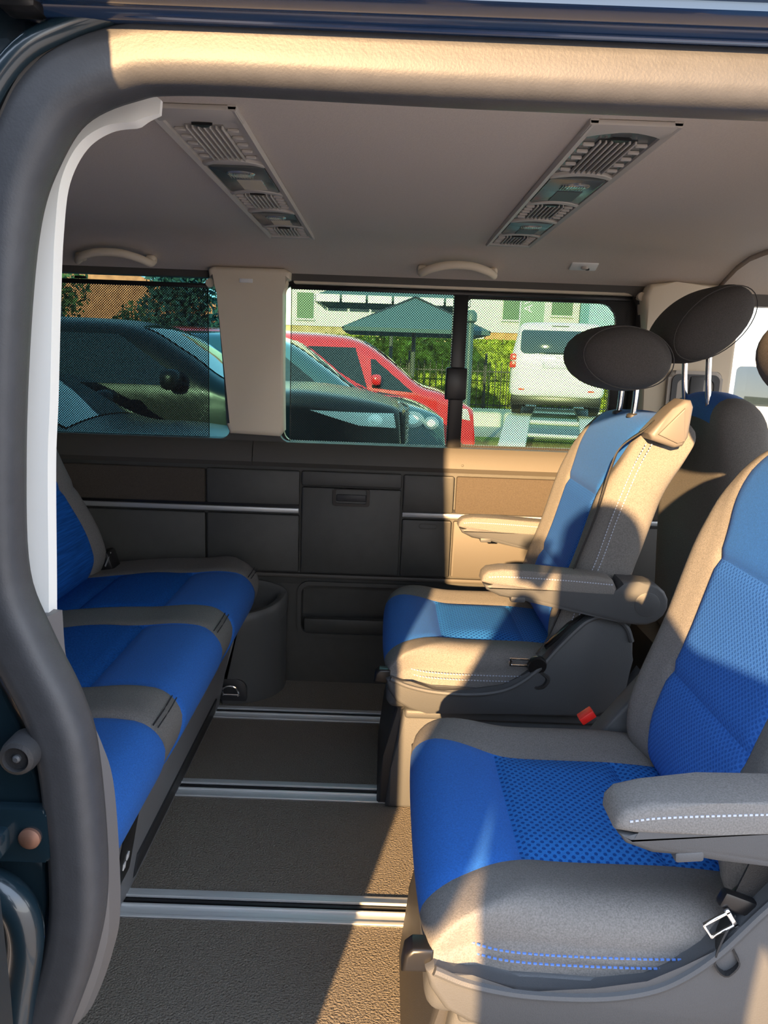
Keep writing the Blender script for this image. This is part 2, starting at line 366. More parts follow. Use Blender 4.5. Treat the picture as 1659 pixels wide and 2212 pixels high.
# driver window
W3 = bpy.data.objects.new('window_3', None); C.objects.link(W3); tag(W3, 'clear front door window beside the driver seat', kind='structure')
bx('glass', (0.97, 2.325, 0.70), (1.9, 2.329, 1.22), GLC, W3)
bm = bmesh.new(); ring(bm, rrect(0.76, 0.70, 2.0, 1.30, 0.001), rrect(0.985, 0.735, 1.85, 1.188, 0.03), 2.285, 2.335); fin(bm, 'window_surround', SILL, W3)
# pillar trims
def pillar(name, pts, y, dy, label, m=BEIGE):
    bm = bmesh.new(); prism(bm, pts, y, y+dy, 0.012, seg=3); o = fin(bm, name, m); return tag(o, label, kind='structure')
T4 = pillar('trim_4', [(-0.515, 1.232), (-0.512, 1.208), (-0.487, 1.203), (-0.478, 1.17), (-0.466, 0.80), (-0.455, 0.772), (-0.31, 0.768), (-0.296, 0.785), (-0.304, 1.17), (-0.309, 1.205), (-0.285, 1.212), (-0.284, 1.232), (-0.30, 1.240), (-0.50, 1.240)], 2.245, 0.06, 'grey beige plastic pillar trim between the two far windows')
bm = bmesh.new(); box2(bm, (-0.425, 2.2425, 1.198), (-0.388, 2.247, 1.209), 0.001); fin(bm, 'airbag_badge', LIGHTTRIM, T4)
pillar('trim_5', [(0.715, 1.20), (0.73, 1.235), (0.80, 1.243), (0.99, 1.235), (0.985, 0.72), (0.74, 0.72), (0.73, 1.1)], 2.24, 0.08, 'grey plastic trim of the front door pillar behind the driver seat', m=BEIGE)
P6 = pillar('trim_6', rrect(0.80, 0.74, 0.955, 1.0, 0.02), 2.225, 0.02, 'belt slot cover on the front door pillar', m=LAMPF)
bm = bmesh.new(); ring(bm, rrect(0.81, 0.75, 0.945, 0.99, 0.02), rrect(0.825, 0.765, 0.93, 0.975, 0.015), 2.219, 2.227); box2(bm, (0.86, 2.215, 0.76), (0.90, 2.226, 0.985), 0.004); fin(bm, 'belt_slot', SEATP, P6)
# rear, front bulkheads of the shell
WL = bpy.data.objects.new('wall_left', None); C.objects.link(WL); tag(WL, 'rear end wall of the van behind the bench', kind='structure')
bm = bmesh.new(); M0 = len(bm.verts)
ring(bm, rrect(0.55, 0.0, 2.34, 1.34, 0.001), rrect(0.80, 0.62, 2.1, 1.2, 0.05), 0.0, 0.05)
bmesh.ops.transform(bm, matrix=Matrix.Translation((-1.62, 0, 0)) @ Matrix(((0, 1, 0, 0), (1, 0, 0, 0), (0, 0, 1, 0), (0, 0, 0, 1))), verts=bm.verts[:])
fin(bm, 'rear_lining', PANEL, WL)
bx('rear_glass', (-1.60, 0.78, 0.6), (-1.596, 2.12, 1.22), GLD, WL)
# near wall (outer skin plus lining), left of the sliding door opening
WF = bpy.data.objects.new('wall_front', None); C.objects.link(WF); tag(WF, 'painted rear side body panel left of the door opening', kind='structure')
bm = bmesh.new()
ring(bm, rrect(-1.62, -0.25, -0.335, 1.33, 0.001), rrect(-1.45, 0.74, -0.42, 1.18, 0.05), 0.640, 0.70)
fin(bm, 'inner_lining', PANEL, WF)
bx('glass', (-1.5, 0.655, 0.70), (-0.4, 0.659, 1.22), GLD, WF)
bm = bmesh.new()
pts = [(-0.60, 1.34), (-0.262, 1.34), (-0.262, 1.225), (-0.285, 1.20), (-0.315, 1.15), (-0.335, 1.05), (-0.345, 0.9), (-0.345, 0.80), (-0.325, 0.72), (-0.30, 0.66), (-0.292, 0.60), (-0.292, 0.5), (-0.31, 0.40), (-0.345, 0.30), (-0.345, -0.25), (-0.60, -0.25)]
prism(bm, pts, 0.615, 0.640, 0.004); fin(bm, 'outer_panel', BODYT, WF)
bm = bmesh.new(); tube(bm, [(-0.20, 0.602, 1.236), (-0.235, 0.602, 1.224), (-0.268, 0.598, 1.205), (-0.295, 0.597, 1.17), (-0.312, 0.597, 1.12), (-0.322, 0.597, 1.0)], 0.0085, 12); fin(bm, 'drain_channel', BODYT, WF)
bm = bmesh.new(); tube(bm, [(-0.225, 0.606, 1.222), (-0.258, 0.604, 1.205), (-0.284, 0.603, 1.17), (-0.301, 0.603, 1.12), (-0.311, 0.603, 1.0)], 0.004, 8); fin(bm, 'seal_lip', BLACK, WF)
# sill edge and lower body bulge at bottom left
bm = bmesh.new(); tube(bm, [(-0.37, 0.60, 0.545), (-0.318, 0.595, 0.528), (-0.303, 0.595, 0.49), (-0.315, 0.60, 0.42), (-0.335, 0.60, 0.30)], 0.016, 10); fin(bm, 'body_fold', BODYT, WF)
# front part: B pillar and door on the near side
WR = bpy.data.objects.new('wall_front', None); C.objects.link(WR); tag(WR, 'front door side of the van, right of the door opening', kind='structure')
bm = bmesh.new(); box2(bm, (0.655, 0.62, -0.25), (0.86, 0.70, 1.34)); ring(bm, rrect(0.86, -0.25, 2.0, 1.34, 0.001), rrect(0.93, 0.72, 1.85, 1.2, 0.05), 0.62, 0.70); fin(bm, 'front_door_shell', PANEL, WR)
WG = bpy.data.objects.new('wall_right', None); C.objects.link(WG); tag(WG, 'dashboard end of the van', kind='structure')
bx('dashboard', (1.75, 0.66, 0.0), (2.0, 2.3, 0.62), PANEL, WG, 0.03)
# roof skin over the door opening
RF = bpy.data.objects.new('trim_3', None); C.objects.link(RF); tag(RF, 'dark blue painted roof edge and gutter above the door', kind='structure')
bm = bmesh.new()
prism(bm, [(0.56, 1.262), (0.553, 1.248), (0.553, 1.240), (0.560, 1.238), (0.560, 1.233), (0.572, 1.2295), (0.586, 1.2315), (0.592, 1.227), (0.604, 1.2265), (0.64, 1.25), (0.70, 1.37), (0.62, 1.38), (0.545, 1.31)], -0.262, 2.0, axis='x')
fin(bm, 'roof_edge', BODY, RF)
bm = bmesh.new(); tube(bm, [(-0.16, 0.594, 1.232), (-0.15, 0.592, 1.2275), (0.4, 0.592, 1.2255), (0.9, 0.592, 1.2255)], 0.0018, 8, up=Vector((0, 0, 1))); fin(bm, 'gutter_bead', BODY, RF)
bm = bmesh.new(); box2(bm, (-1.62, 0.62, 1.34), (2.0, 2.36, 1.37)); fin(bm, 'roof_skin', BODY, RF)
# door seal, a rounded rubber and cloth section running round the opening
def sst(a, b, t):
    t = min(max((t-a)/(b-a), 0), 1); return t*t*(3-2*t)
def seal_prof(a, b): 
    out = []
    for k in range(20):
        t = 2*PI*k/20; c_, s_ = math.cos(t), math.sin(t); rr = (abs(c_)**3.6+abs(s_)**3.6)**(-1/3.6); rr *= 1-0.05*math.exp(-((t-4.6)/0.25)**2); out.append((a*rr*c_, b*rr*s_))
    return out
sealp = [(0.66, 0.1), (0.655, 0.9), (0.63, 1.12), (0.56, 1.205), (0.45, 1.220), (0.272, 1.2215), (0.047, 1.2215), (-0.150, 1.2215), (-0.200, 1.214), (-0.240, 1.193), (-0.266, 1.155), (-0.284, 1.10), (-0.297, 1.017), (-0.307, 0.906), (-0.311, 0.808), (-0.299, 0.747), (-0.279, 0.693), (-0.268, 0.641), (-0.264, 0.526), (-0.274, 0.453), (-0.302, 0.37), (-0.33, 0.30), (-0.345, 0.2), (-0.345, 0.0)]
bm = bmesh.new(); sweep(bm, catmull([(x-0.013*sst(0.70, 0.85, z)*sst(-0.1, -0.28, x), 0.622, z-(0.0075 if z > 1.1 else 0)*sst(0.4, -0.3, x)-(0.0105 if z > 1.1 else 0)*sst(-0.3, 0.3, x)) for x, z in sealp], 6), seal_prof(0.0225, 0.024)); o = fin(bm, 'trim_1', RUBBER); tag(o, 'thick rounded dark door seal running round the door opening', kind='structure')
# light strip inside the seal, left side
lt = [(-0.185, 1.1995), (-0.205, 1.201), (-0.235, 1.196), (-0.262, 1.178), (-0.281, 1.145), (-0.289, 1.10), (-0.294, 1.043), (-0.300, 0.96), (-0.305, 0.90), (-0.309, 0.80), (-0.311, 0.752)]
bm = bmesh.new(); sweep(bm, catmull([(x-0.009, 0.684, z-0.003) for x, z in lt], 6), [(-0.0155, -0.006), (0.0155, -0.008), (0.0155, 0.01), (-0.0155, 0.01)], scale=lambda t: min(1, 0.35+t*6)); o = fin(bm, 'trim_2', LIGHTTRIM, smooth=50); tag(o, 'pale grey curved trim strip down the left side of the opening', kind='structure')
dk = [(-0.308, 0.760), (-0.306, 0.71), (-0.294, 0.668), (-0.276, 0.625), (-0.265, 0.575), (-0.263, 0.455), (-0.272, 0.40), (-0.295, 0.335), (-0.33, 0.27), (-0.34, 0.0)]
bm = bmesh.new(); sweep(bm, catmull([(x, 0.672, z) for x, z in dk], 6), [(-0.016, -0.012), (-0.004, -0.014), (0.008, -0.006), (0.013, 0.012), (-0.016, 0.02)]); o = fin(bm, 'trim_7', INNER); tag(o, 'lower grey plastic frame edge inside the door seal', kind='structure')
t = thing('door_roller_arm', (-0.275, 0.575, 1.245), 'dark door roller arm in the upper left corner of the opening', 'hinge arm')
bm = bmesh.new(); box2(bm, (-0.12, -0.03, -0.004), (0.032, 0.02, 0.08), 0.008, 3); box2(bm, (0.0, 0.0, -0.020), (0.028, 0.025, 0.0), 0.005, 2); fin(bm, 'arm_body', BLACK, t)
bm = bmesh.new(); lathe(bm, [(0.004, -0.012), (0.0085, -0.006), (0.0085, 0.0)], (-0.012, -0.015, 0.0), 14); fin(bm, 'roller', COPPER, t)
# lock side fittings
t = thing('door_buffer', (-0.298, 0.612, 0.662), 'round black rubber door buffer at the lower left edge of the opening', 'buffer')
bm = bmesh.new(); lathe(bm, [(0.016, 0.0), (0.016, -0.018), (0.0145, -0.024), (0.011, -0.026), (0.0105, -0.022), (0.002, -0.022)], (0, 0, 0), 24, 'y'); fin(bm, 'buffer_ring', DARKP, t)
bm = bmesh.new(); lathe(bm, [(0.0035, -0.02), (0.0035, -0.0245), (0.002, -0.026)], (0, 0, 0), 12, 'y'); fin(bm, 'centre_screw', SEATP, t)
t = thing('latch_bracket', (-0.296, 0.612, 0.583), 'dark metal bracket with a copper bolt under the round buffer', 'bracket')
bm = bmesh.new(); prism(bm, rrect(-0.05, -0.026, 0.017, 0.024, 0.005), -0.012, 0, 0.003); box2(bm, (-0.05, -0.03, -0.014), (-0.018, -0.005, 0.008), 0.004); fin(bm, 'bracket_plate', BODYT, t)
bm = bmesh.new(); lathe(bm, [(0.0095, -0.011), (0.0095, -0.015), (0.006, -0.018), (0.002, -0.019)], (0, 0, -0.002), 20, 'y'); fin(bm, 'bolt', COPPER, t)
# open sliding door outside, beyond the left edge of the view
t = thing('sliding_door', (-0.75, 0.385, -0.2), 'dark teal sliding door standing open outside to the left', 'door')
bm = bmesh.new(); pts = [(-1.2, 0.0), (0.530, 0.0), (0.530, 0.45), (0.527, 0.80), (0.518, 1.06), (0.490, 1.48), (0.47, 1.5), (-1.15, 1.5)]
prism(bm, [(x-0.0, z) for x, z in pts], -0.03, 0.03, 0.008); fin(bm, 'door_panel', BODYT, t)
bm = bmesh.new(); prism(bm, rrect(-1.0, 0.9, 0.3, 1.4, 0.05), -0.034, -0.031); fin(bm, 'door_window', BLACK, t)

# ------------------------------------------------------------------ floor rails
for k, (y, lab) in enumerate(((2.037, 'aluminium floor rail farthest from the door, under the round bin'), (1.643, 'second aluminium floor rail from the far wall, beside the far seat pedestal'), (1.253, 'third aluminium floor rail, ending at the near seat lever'), (0.862, 'nearest aluminium floor rail, below the edge of the view'))):
    t = thing('floor_rail', (0, y, 0), lab, 'rail', 'aluminium floor rails')
    for a, b, h in ((-0.030, -0.012, 0.003), (0.010, 0.030, 0.003), (-0.040, -0.030, 0.0015), (-0.013, -0.0085, 0.0055), (0.0065, 0.0105, 0.0055)):
        pass
    bm = bmesh.new()
    box2(bm, (-1.3, -0.042, 0.0), (1.3, -0.010, 0.003), 0.0008); box2(bm, (-1.3, -0.015, 0.0), (1.3, -0.010, 0.007), 0.001)
    box2(bm, (-1.3, -0.042, 0.0), (1.3, -0.034, 0.0048), 0.001)
    box2(bm, (-1.3, 0.010, 0.0), (1.3, 0.034, 0.003), 0.0008); box2(bm, (-1.3, 0.010, 0.0), (1.3, 0.0135, 0.007), 0.001)
    fin(bm, 'rail_flange', RAIL, t)
    bm = bmesh.new(); box2(bm, (-1.3, -0.010, 0.0), (1.3, 0.010, 0.001)); box2(bm, (-1.3, -0.0015, 0.0), (1.3, 0.0015, 0.003)); fin(bm, 'rail_slot', RAILD, t)

#@@CEIL
# ------------------------------------------------------------------ ceiling lamp and vent strips
def lamp_strip(x0, x1, lab, dark):
    cx = (x0+x1)/2; hw = (x1-x0)/2
    t = thing('ceiling_lamp_strip', (cx, 1.55, 1.302), lab, 'ceiling lamp', 'ceiling lamp and vent strips')
    y0, y1 = -0.52, 0.52; zb = -0.0005
    def arc(yc, n=8, k=0.028): return [(-hw+0.010+2*(hw-0.010)*i/n, yc-k*(1-(2*i/n-1)**2)) for i in range(n+1)]
    # frame: two long rails and end caps
    bm = bmesh.new()
    for s in (-1, 1):
        prism(bm, [(s*hw, 0.0), (s*(hw-0.002), -0.008), (s*(hw-0.010), -0.006), (s*(hw-0.011), 0.0)], y0, y1, 0, 'y')
    a = arc(y0+0.055); prism(bm, [(-hw, y0)]+[(hw, y0)]+[(hw, a[-1][1])]+a[::-1]+[(-hw, a[0][1])], -0.007, 0.0, 0.002, 'z')
    prism(bm, [(-hw, y1)]+[(-hw, y1-0.02), (hw, y1-0.02)]+[(hw, y1)], -0.007, 0.0, 0.002, 'z')
    for yc in (-0.245, -0.025, 0.160, 0.345):
        a = arc(yc); b = arc(yc+0.016); prism(bm, a+b[::-1], -0.0075, 0.0, 0.0015, 'z')
    fin(bm, 'strip_frame', LAMPF, t)
    bm = bmesh.new(); box2(bm, (-hw+0.004, y0+0.01, -0.0022), (hw-0.004, y1-0.01, -0.0004)); fin(bm, 'backing', LAMPG if dark else LAMPF, t)
    # vents
    for (ya, yb) in ((-0.455, -0.255), (-0.015, 0.135), (0.365, 0.490)):
        bm = bmesh.new(); nb = 6
        for i in range(nb+1):
            x = -0.024+0.048*i/nb; box(bm, (x, (ya+yb)/2, -0.0045), (0.0028, (yb-ya)*0.86, 0.006), 0.0008, 1)
        for s in (-1, 1):
            for j in range(5):
                yy = ya+(yb-ya)*(0.15+0.175*j); box(bm, (s*0.036, yy, -0.0045), (0.016, 0.006, 0.005), 0.0012, 1)
        v = fin(bm, 'air_vent', LAMPF, t)
        bm = bmesh.new(); box2(bm, (-0.026, ya+0.012, -0.0034), (0.026, yb-0.012, -0.0023)); fin(bm, 'vent_opening', BLACK if dark else VENTL, v)
        bm = bmesh.new(); prism(bm, [(-0.014, ya+0.002), (0.014, ya+0.002), (0.0, ya+0.018)], -0.0062, -0.003, 0, 'z'); fin(bm, 'thumb_wheel', BLACK, v)
    for (ya, yb) in ((-0.222, -0.032), (0.182, 0.335)):
        bm = bmesh.new(); prism(bm, rrect(-hw+0.013, ya, hw-0.013, yb, 0.006), -0.0055, -0.0024, 0.001, 'z'); L = fin(bm, 'reading_lamp', LAMPG, t)
        bm = bmesh.new(); lathe(bm, [(0.024, -0.0052), (0.022, -0.0075), (0.015, -0.0090), (0.004, -0.0095)], (0.006 if dark else 0.0, ya+0.045, 0), 24, squash=(1.0, 0.9))
        for k in range(9): box(bm, (-0.018+0.0045*k, ya+0.045, -0.0085), (0.0008, 0.030, 0.003))
        fin(bm, 'lamp_lens', CLEAR, L)
        bm = bmesh.new(); box(bm, (0.006, (ya+yb)/2+0.03, -0.0058), (0.044, (yb-ya)*0.42, 0.0015), 0.0006, 1); fin(bm, 'lamp_cover', CLEAR if not dark else SEATP, L)
    return t
lamp_strip(-0.316, -0.199, 'long ceiling strip of vents and lamps, on the left', False)
lamp_strip(0.240, 0.356, 'long ceiling strip of dark-slotted vents and lamps, on the right', True)

def grab(xc, lab):
    t = thing('grab_handle', (xc, 2.2, 1.268), lab, 'grab handle', 'ceiling grab handles')
    bm = bmesh.new()
    P = [(-0.102, 0.040, -0.020), (-0.100, 0.010, -0.030), (-0.078, -0.018, -0.022), (-0.03, -0.034, -0.012), (0.03, -0.034, -0.012), (0.078, -0.018, -0.022), (0.100, 0.010, -0.030), (0.102, 0.040, -0.020)]
    sweep(bm, catmull(P, 6), circ(0.0088, 12, 0.011), Vector((0, 0, 1)))
    fin(bm, 'grip', BEIGE, t)
    for s in (-1, 1):
        bm = bmesh.new(); box(bm, (s*0.098, 0.030, -0.018), (0.026, 0.036, 0.022), 0.009, 3); fin(bm, 'mount', BEIGE, t)
    return t
grab(-0.765, 'beige ceiling grab handle over the far left window')
grab(0.184, 'beige ceiling grab handle over the black divider of the far centre window')
t = thing('coat_hook', (0.527, 2.2, 1.270), 'square beige coat hook plate on the ceiling, right of the grab handle', 'coat hook')
q = Vector((1, 0, 0))
bm = bmesh.new(); box(bm, (0, 0, 0), (0.074, 0.040, 0.006), 0.004, 2, Matrix.Rotation(-0.4, 3, 'X').to_euler()); fin(bm, 'plate', LIGHTTRIM, t)
bm = bmesh.new(); lathe(bm, [(0.010, 0), (0.010, -0.006), (0.006, -0.008)], (0.002, -0.002, -0.001), 16); fin(bm, 'hook', LAMPF, t)
bm = bmesh.new(); box(bm, (0.010, -0.002, -0.008), (0.010, 0.008, 0.006), 0.002, 2); fin(bm, 'hook_slot', BLACK, t)

# ------------------------------------------------------------------ roller blinds on the far windows
def blind(x0, x1, z0, z1, lab, m, ends=()):
    t = thing('roller_blind', ((x0+x1)/2, 2.316, z0), lab, 'window blind', 'mesh roller blinds'); hw = (x1-x0)/2; H = z1-z0
    bm = bmesh.new(); box2(bm, (-hw, -0.0004, 0), (hw, 0.0004, H)); fin(bm, 'blind_mesh', m, t)
    bm = bmesh.new(); box2(bm, (-hw-0.002, -0.008, H-0.002), (hw+0.002, 0.006, H+0.011), 0.002); fin(bm, 'top_bar', BLACK, t)
    bm = bmesh.new(); box2(bm, (-hw, -0.005, -0.004), (hw, 0.004, 0.004), 0.0015); fin(bm, 'blind_roll', BLACK, t)
    for s in ends:
        bm = bmesh.new(); box2(bm, (s*hw-0.0012, -0.001, 0), (s*hw+0.0012, 0.001, H)); fin(bm, 'edge_tape', BLACK, t)
    for s in (-1, 1):
        if s in ends or s == 1:
            bm = bmesh.new(); lathe(bm, [(0.012, -0.02), (0.013, -0.012), (0.010, 0.0), (0.010, 0.01)], (s*(hw+0.016), -0.03, H+0.009), 14, 'y'); fin(bm, 'blind_holder', BEIGE, t)
    return t
b1 = blind(-1.40, -0.530, 0.750, 1.187, 'black mesh roller blind over the far left window', MESHD, (1,))
bm = bmesh.new(); box2(bm, (0.05, -0.01, 0.449), (0.085, 0.0, 0.456), 0.002); fin(bm, 'pull_tab', BLACK, b1)
blind(-0.287, 0.700, 0.745, 1.193, 'black mesh roller blind over the far centre window', MESH, (-1,))
bx('rail_cover', (-0.28, 2.295, 1.205), (0.74, 2.33, 1.222), BEIGE, WU, 0.006)

#@@BENCH
# ------------------------------------------------------------------ rear bench seat
t = thing('bench_seat', (-0.70, 1.47, 0.0), 'blue and grey three-place rear bench seat facing right', 'bench seat')
BX, BY = -0.70, 1.47
stripes = [(0.62, 0.695), (1.173, 1.295), (1.625, 1.755), (2.055, 2.24)]
ysw = lin(0.725, 2.235, 90, [a for s in stripes for a in s if 0.71 < a < 2.2])
xsw = lin(-1.06, -0.352, 46, [-0.52, -0.727])
zsw = lin(0.215, 0.40, 12)
def isgrey(y): return any(a <= y <= b for a, b in stripes)
def ccls(x, y, z):
    if z < 0.216 or x < -1.0: return 'cushion'
    if isgrey(y) or y > 2.2 or y < 0.735: return 'cushion'
    if x > -0.52: return 'front_panel'
    return 'seat_panel' if x > -0.727 else 'rear_panel'
def cwarp(p):
    x, y, z = p; top = sst(0.30, 0.38, z)
    for a in (1.173, 1.295, 1.625, 1.755, 2.055): z -= top*0.0045*G(y, a, 0.006)
    if not isgrey(y):
        for a in (-0.52, -0.727): z -= top*0.006*G(x, a, 0.009)
        z += top*0.006*math.sin(PI*min(max((x+0.727)/0.207, 0), 1)) if -0.727 < x < -0.52 else 0
    else: z += top*0.004
    z -= top*0.045*sst(-0.55, -1.05, x)
    z += top*0.010*G(x, -0.44, 0.07)
    # front face rakes back towards the floor
    x -= 0.045*(1-sst(0.215, 0.36, z))*sst(-0.55, -0.40, x)
    if x > -0.6: x += 0.006*G(z, 0.31, 0.05)*sst(-0.5, -0.36, x)
    # slight curve of the front edge between stripes
    x += 0.004*(0 if isgrey(y) else 1)*sst(-0.45, -0.37, x)
    # far corner tapers
    x -= 0.05*sst(2.14, 2.235, y)*sst(-0.5, -0.36, x)
    return Vector((x-BX, y-BY, z))
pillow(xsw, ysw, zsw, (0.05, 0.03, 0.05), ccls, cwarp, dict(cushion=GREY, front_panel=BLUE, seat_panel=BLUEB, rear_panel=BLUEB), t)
for ya, yb in ((1.177, 1.291), (1.629, 1.751), (2.06, 2.16)):
    bm = bmesh.new()
    for dx in (0.0, 0.008):
        tube(bm, [(-0.366+dx-BX, ya-BY, 0.3935-dx*0.45), (-0.364+dx-BX, (ya+yb)/2-BY, 0.395-dx*0.45), (-0.366+dx-BX, yb-BY, 0.3935-dx*0.45)], 0.0012, 5, sm=3)
    fin(bm, 'seam_stitching', STITCHD, t)
# backrest
ysb = lin(0.725, 2.16, 80, [1.235, 1.69, 0.80, 1.14, 1.30, 1.62, 1.76, 2.06])
zsb = lin(0.355, 1.02, 40, [0.62, 0.90]); xsb = lin(0.0, 0.16, 6)
def bcls(x, y, z):
    if x < 0.155: return 'backrest'
    for a, b in ((0.80, 1.14), (1.30, 1.62), (1.76, 2.06)):
        if a < y < b: return 'back_panel' if z < 0.90 else 'backrest'
    return 'backrest'
def bwarp(p):
    x, y, z = p; fr = x/0.16
    for a in (1.235, 1.69): x -= fr*0.012*G(y, a, 0.008)
    for a in (0.80, 1.14, 1.30, 1.62, 1.76, 2.06): x -= fr*0.004*G(y, a, 0.006)
    x -= fr*0.005*(G(z, 0.62, 0.008)+G(z, 0.90, 0.008))
    x += fr*(0.020*G(z, 0.50, 0.10) + 0.012*G(y, 2.11, 0.04))
    lean = -0.40*(z-0.36) + 0.03*sst(0.36, 0.44, z)
    return Vector((-0.965+x+lean-BX, y-BY, z))
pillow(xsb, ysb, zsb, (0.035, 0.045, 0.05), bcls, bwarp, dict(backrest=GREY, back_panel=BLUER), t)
bm = bmesh.new(); prism(bm, [(-1.05, 0.02), (-0.452, 0.0), (-0.448, 0.03), (-0.435, 0.10), (-0.415, 0.20), (-0.40, 0.235), (-1.05, 0.235)], 0.76, 2.075, 0.006)
bmesh.ops.translate(bm, vec=(-BX, -BY, 0), verts=bm.verts[:]); base = fin(bm, 'bench_base', BASEP, t)
bm = bmesh.new()
for y0, y1 in ((1.30, 1.98), ): prism(bm, [(-0.4505, 0.012), (-0.445, 0.02), (-0.437, 0.066), (-0.444, 0.066)], y0, y1, 0.001)
prism(bm, [(-0.4475, 0.03), (-0.440, 0.03), (-0.431, 0.10), (-0.437, 0.10)], 0.95, 1.10, 0.001)
bmesh.ops.translate(bm, vec=(-BX, -BY, 0), verts=bm.verts[:]); fin(bm, 'base_strip', DARKP, base)
bm = bmesh.new(); prism(bm, [(-0.436, 0.085), (-0.433, 0.085), (-0.412, 0.20), (-0.416, 0.20)], 1.16, 1.235, 0.001)
bmesh.ops.translate(bm, vec=(-BX, -BY, 0), verts=bm.verts[:]); pnl = fin(bm, 'control_plate', BLACK, base)
bm = bmesh.new()
for (dy, dz) in ((0.0, 0.0), (0.014, 0.010)):
    prism(bm, [(-0.4265+dz*0.18, 0.118+dz), (-0.4245+dz*0.18, 0.118+dz), (-0.4225+dz*0.18, 0.130+dz), (-0.4245+dz*0.18, 0.130+dz)], 1.180+dy, 1.190+dy)
bmesh.ops.translate(bm, vec=(-BX, -BY, 0), verts=bm.verts[:]); fin(bm, 'white_marking', WHITEM, base)
bm = bmesh.new(); box(bm, (-0.815-BX, 2.150-BY, 0.392), (0.10, 0.07, 0.065), 0.012, 2, Matrix.Rotation(-0.3, 3, 'Y').to_euler()); bk = fin(bm, 'belt_housing', BLACK, t)
bm = bmesh.new(); box(bm, (-0.775-BX, 2.115-BY, 0.415), (0.0025, 0.055, 0.004), 0, 1, Matrix.Rotation(0.55, 3, 'X').to_euler()); fin(bm, 'housing_clip', SILVER, bk)

# round bin / cup holder beside the bench
t = thing('side_bin', (-0.430, 2.235, 0.0), 'rounded dark grey side bin with an open cup tray, behind the bench end', 'storage bin')
def dpts(r, n=28): return [(r*math.cos(a), r*math.sin(a)) for a in [PI+PI*k/n for k in range(n+1)]]
bm = bmesh.new()
N = 30; rings = []
for (r, z) in ((0.148, 0.0), (0.150, 0.01), (0.152, 0.235), (0.1525, 0.238), (0.150, 0.2395), (0.1525, 0.242), (0.1545, 0.275), (0.1535, 0.292), (0.147, 0.300), (0.138, 0.301), (0.128, 0.297), (0.122, 0.285), (0.115, 0.235), (0.02, 0.232)):
    rings.append([bm.verts.new((max(r*math.cos(a), -0.022 if z < 0.2 else 0.028), r*math.sin(a) if math.sin(a) < 0 else 0.22*r*math.sin(a), z+(0.028*math.sin(a)*(1 if z > 0.24 else (0.7 if z > 0.2 else 0))))) for a in [2*PI*k/N for k in range(N)]])
for i in range(len(rings)-1):
    for k in range(N): bm.faces.new((rings[i][k], rings[i][(k+1) % N], rings[i+1][(k+1) % N], rings[i+1][k]))
bm.faces.new(rings[0]); bm.faces.new(rings[-1][::-1])
fin(bm, 'bin_body', BINP, t)
bm = bmesh.new(); lathe(bm, [(0.045, 0.225), (0.05, 0.246), (0.044, 0.248), (0.042, 0.236), (0.01, 0.236)], (0.095, -0.03, 0), 20, squash=(0.5, 1)); fin(bm, 'cup_ring', DARKP, t)
bm = bmesh.new(); prism(bm, rrect(-0.020, 0.012, 0.055, 0.078, [0.03, 0.005, 0.004, 0.004]), -0.1515, -0.138, 0.002); fin(bm, 'tie_down_plate', DARKP, t)
bm = bmesh.new(); tube(bm, [(-0.012, -0.157, 0.032), (-0.012, -0.160, 0.052), (0.006, -0.162, 0.062), (0.026, -0.160, 0.056), (0.034, -0.157, 0.036), (0.030, -0.156, 0.030)], 0.003, 8); tube(bm, [(-0.012, -0.157, 0.034), (0.032, -0.157, 0.034)], 0.0025, 8, sm=2); fin(bm, 'tie_down_ring', CHROME, t)

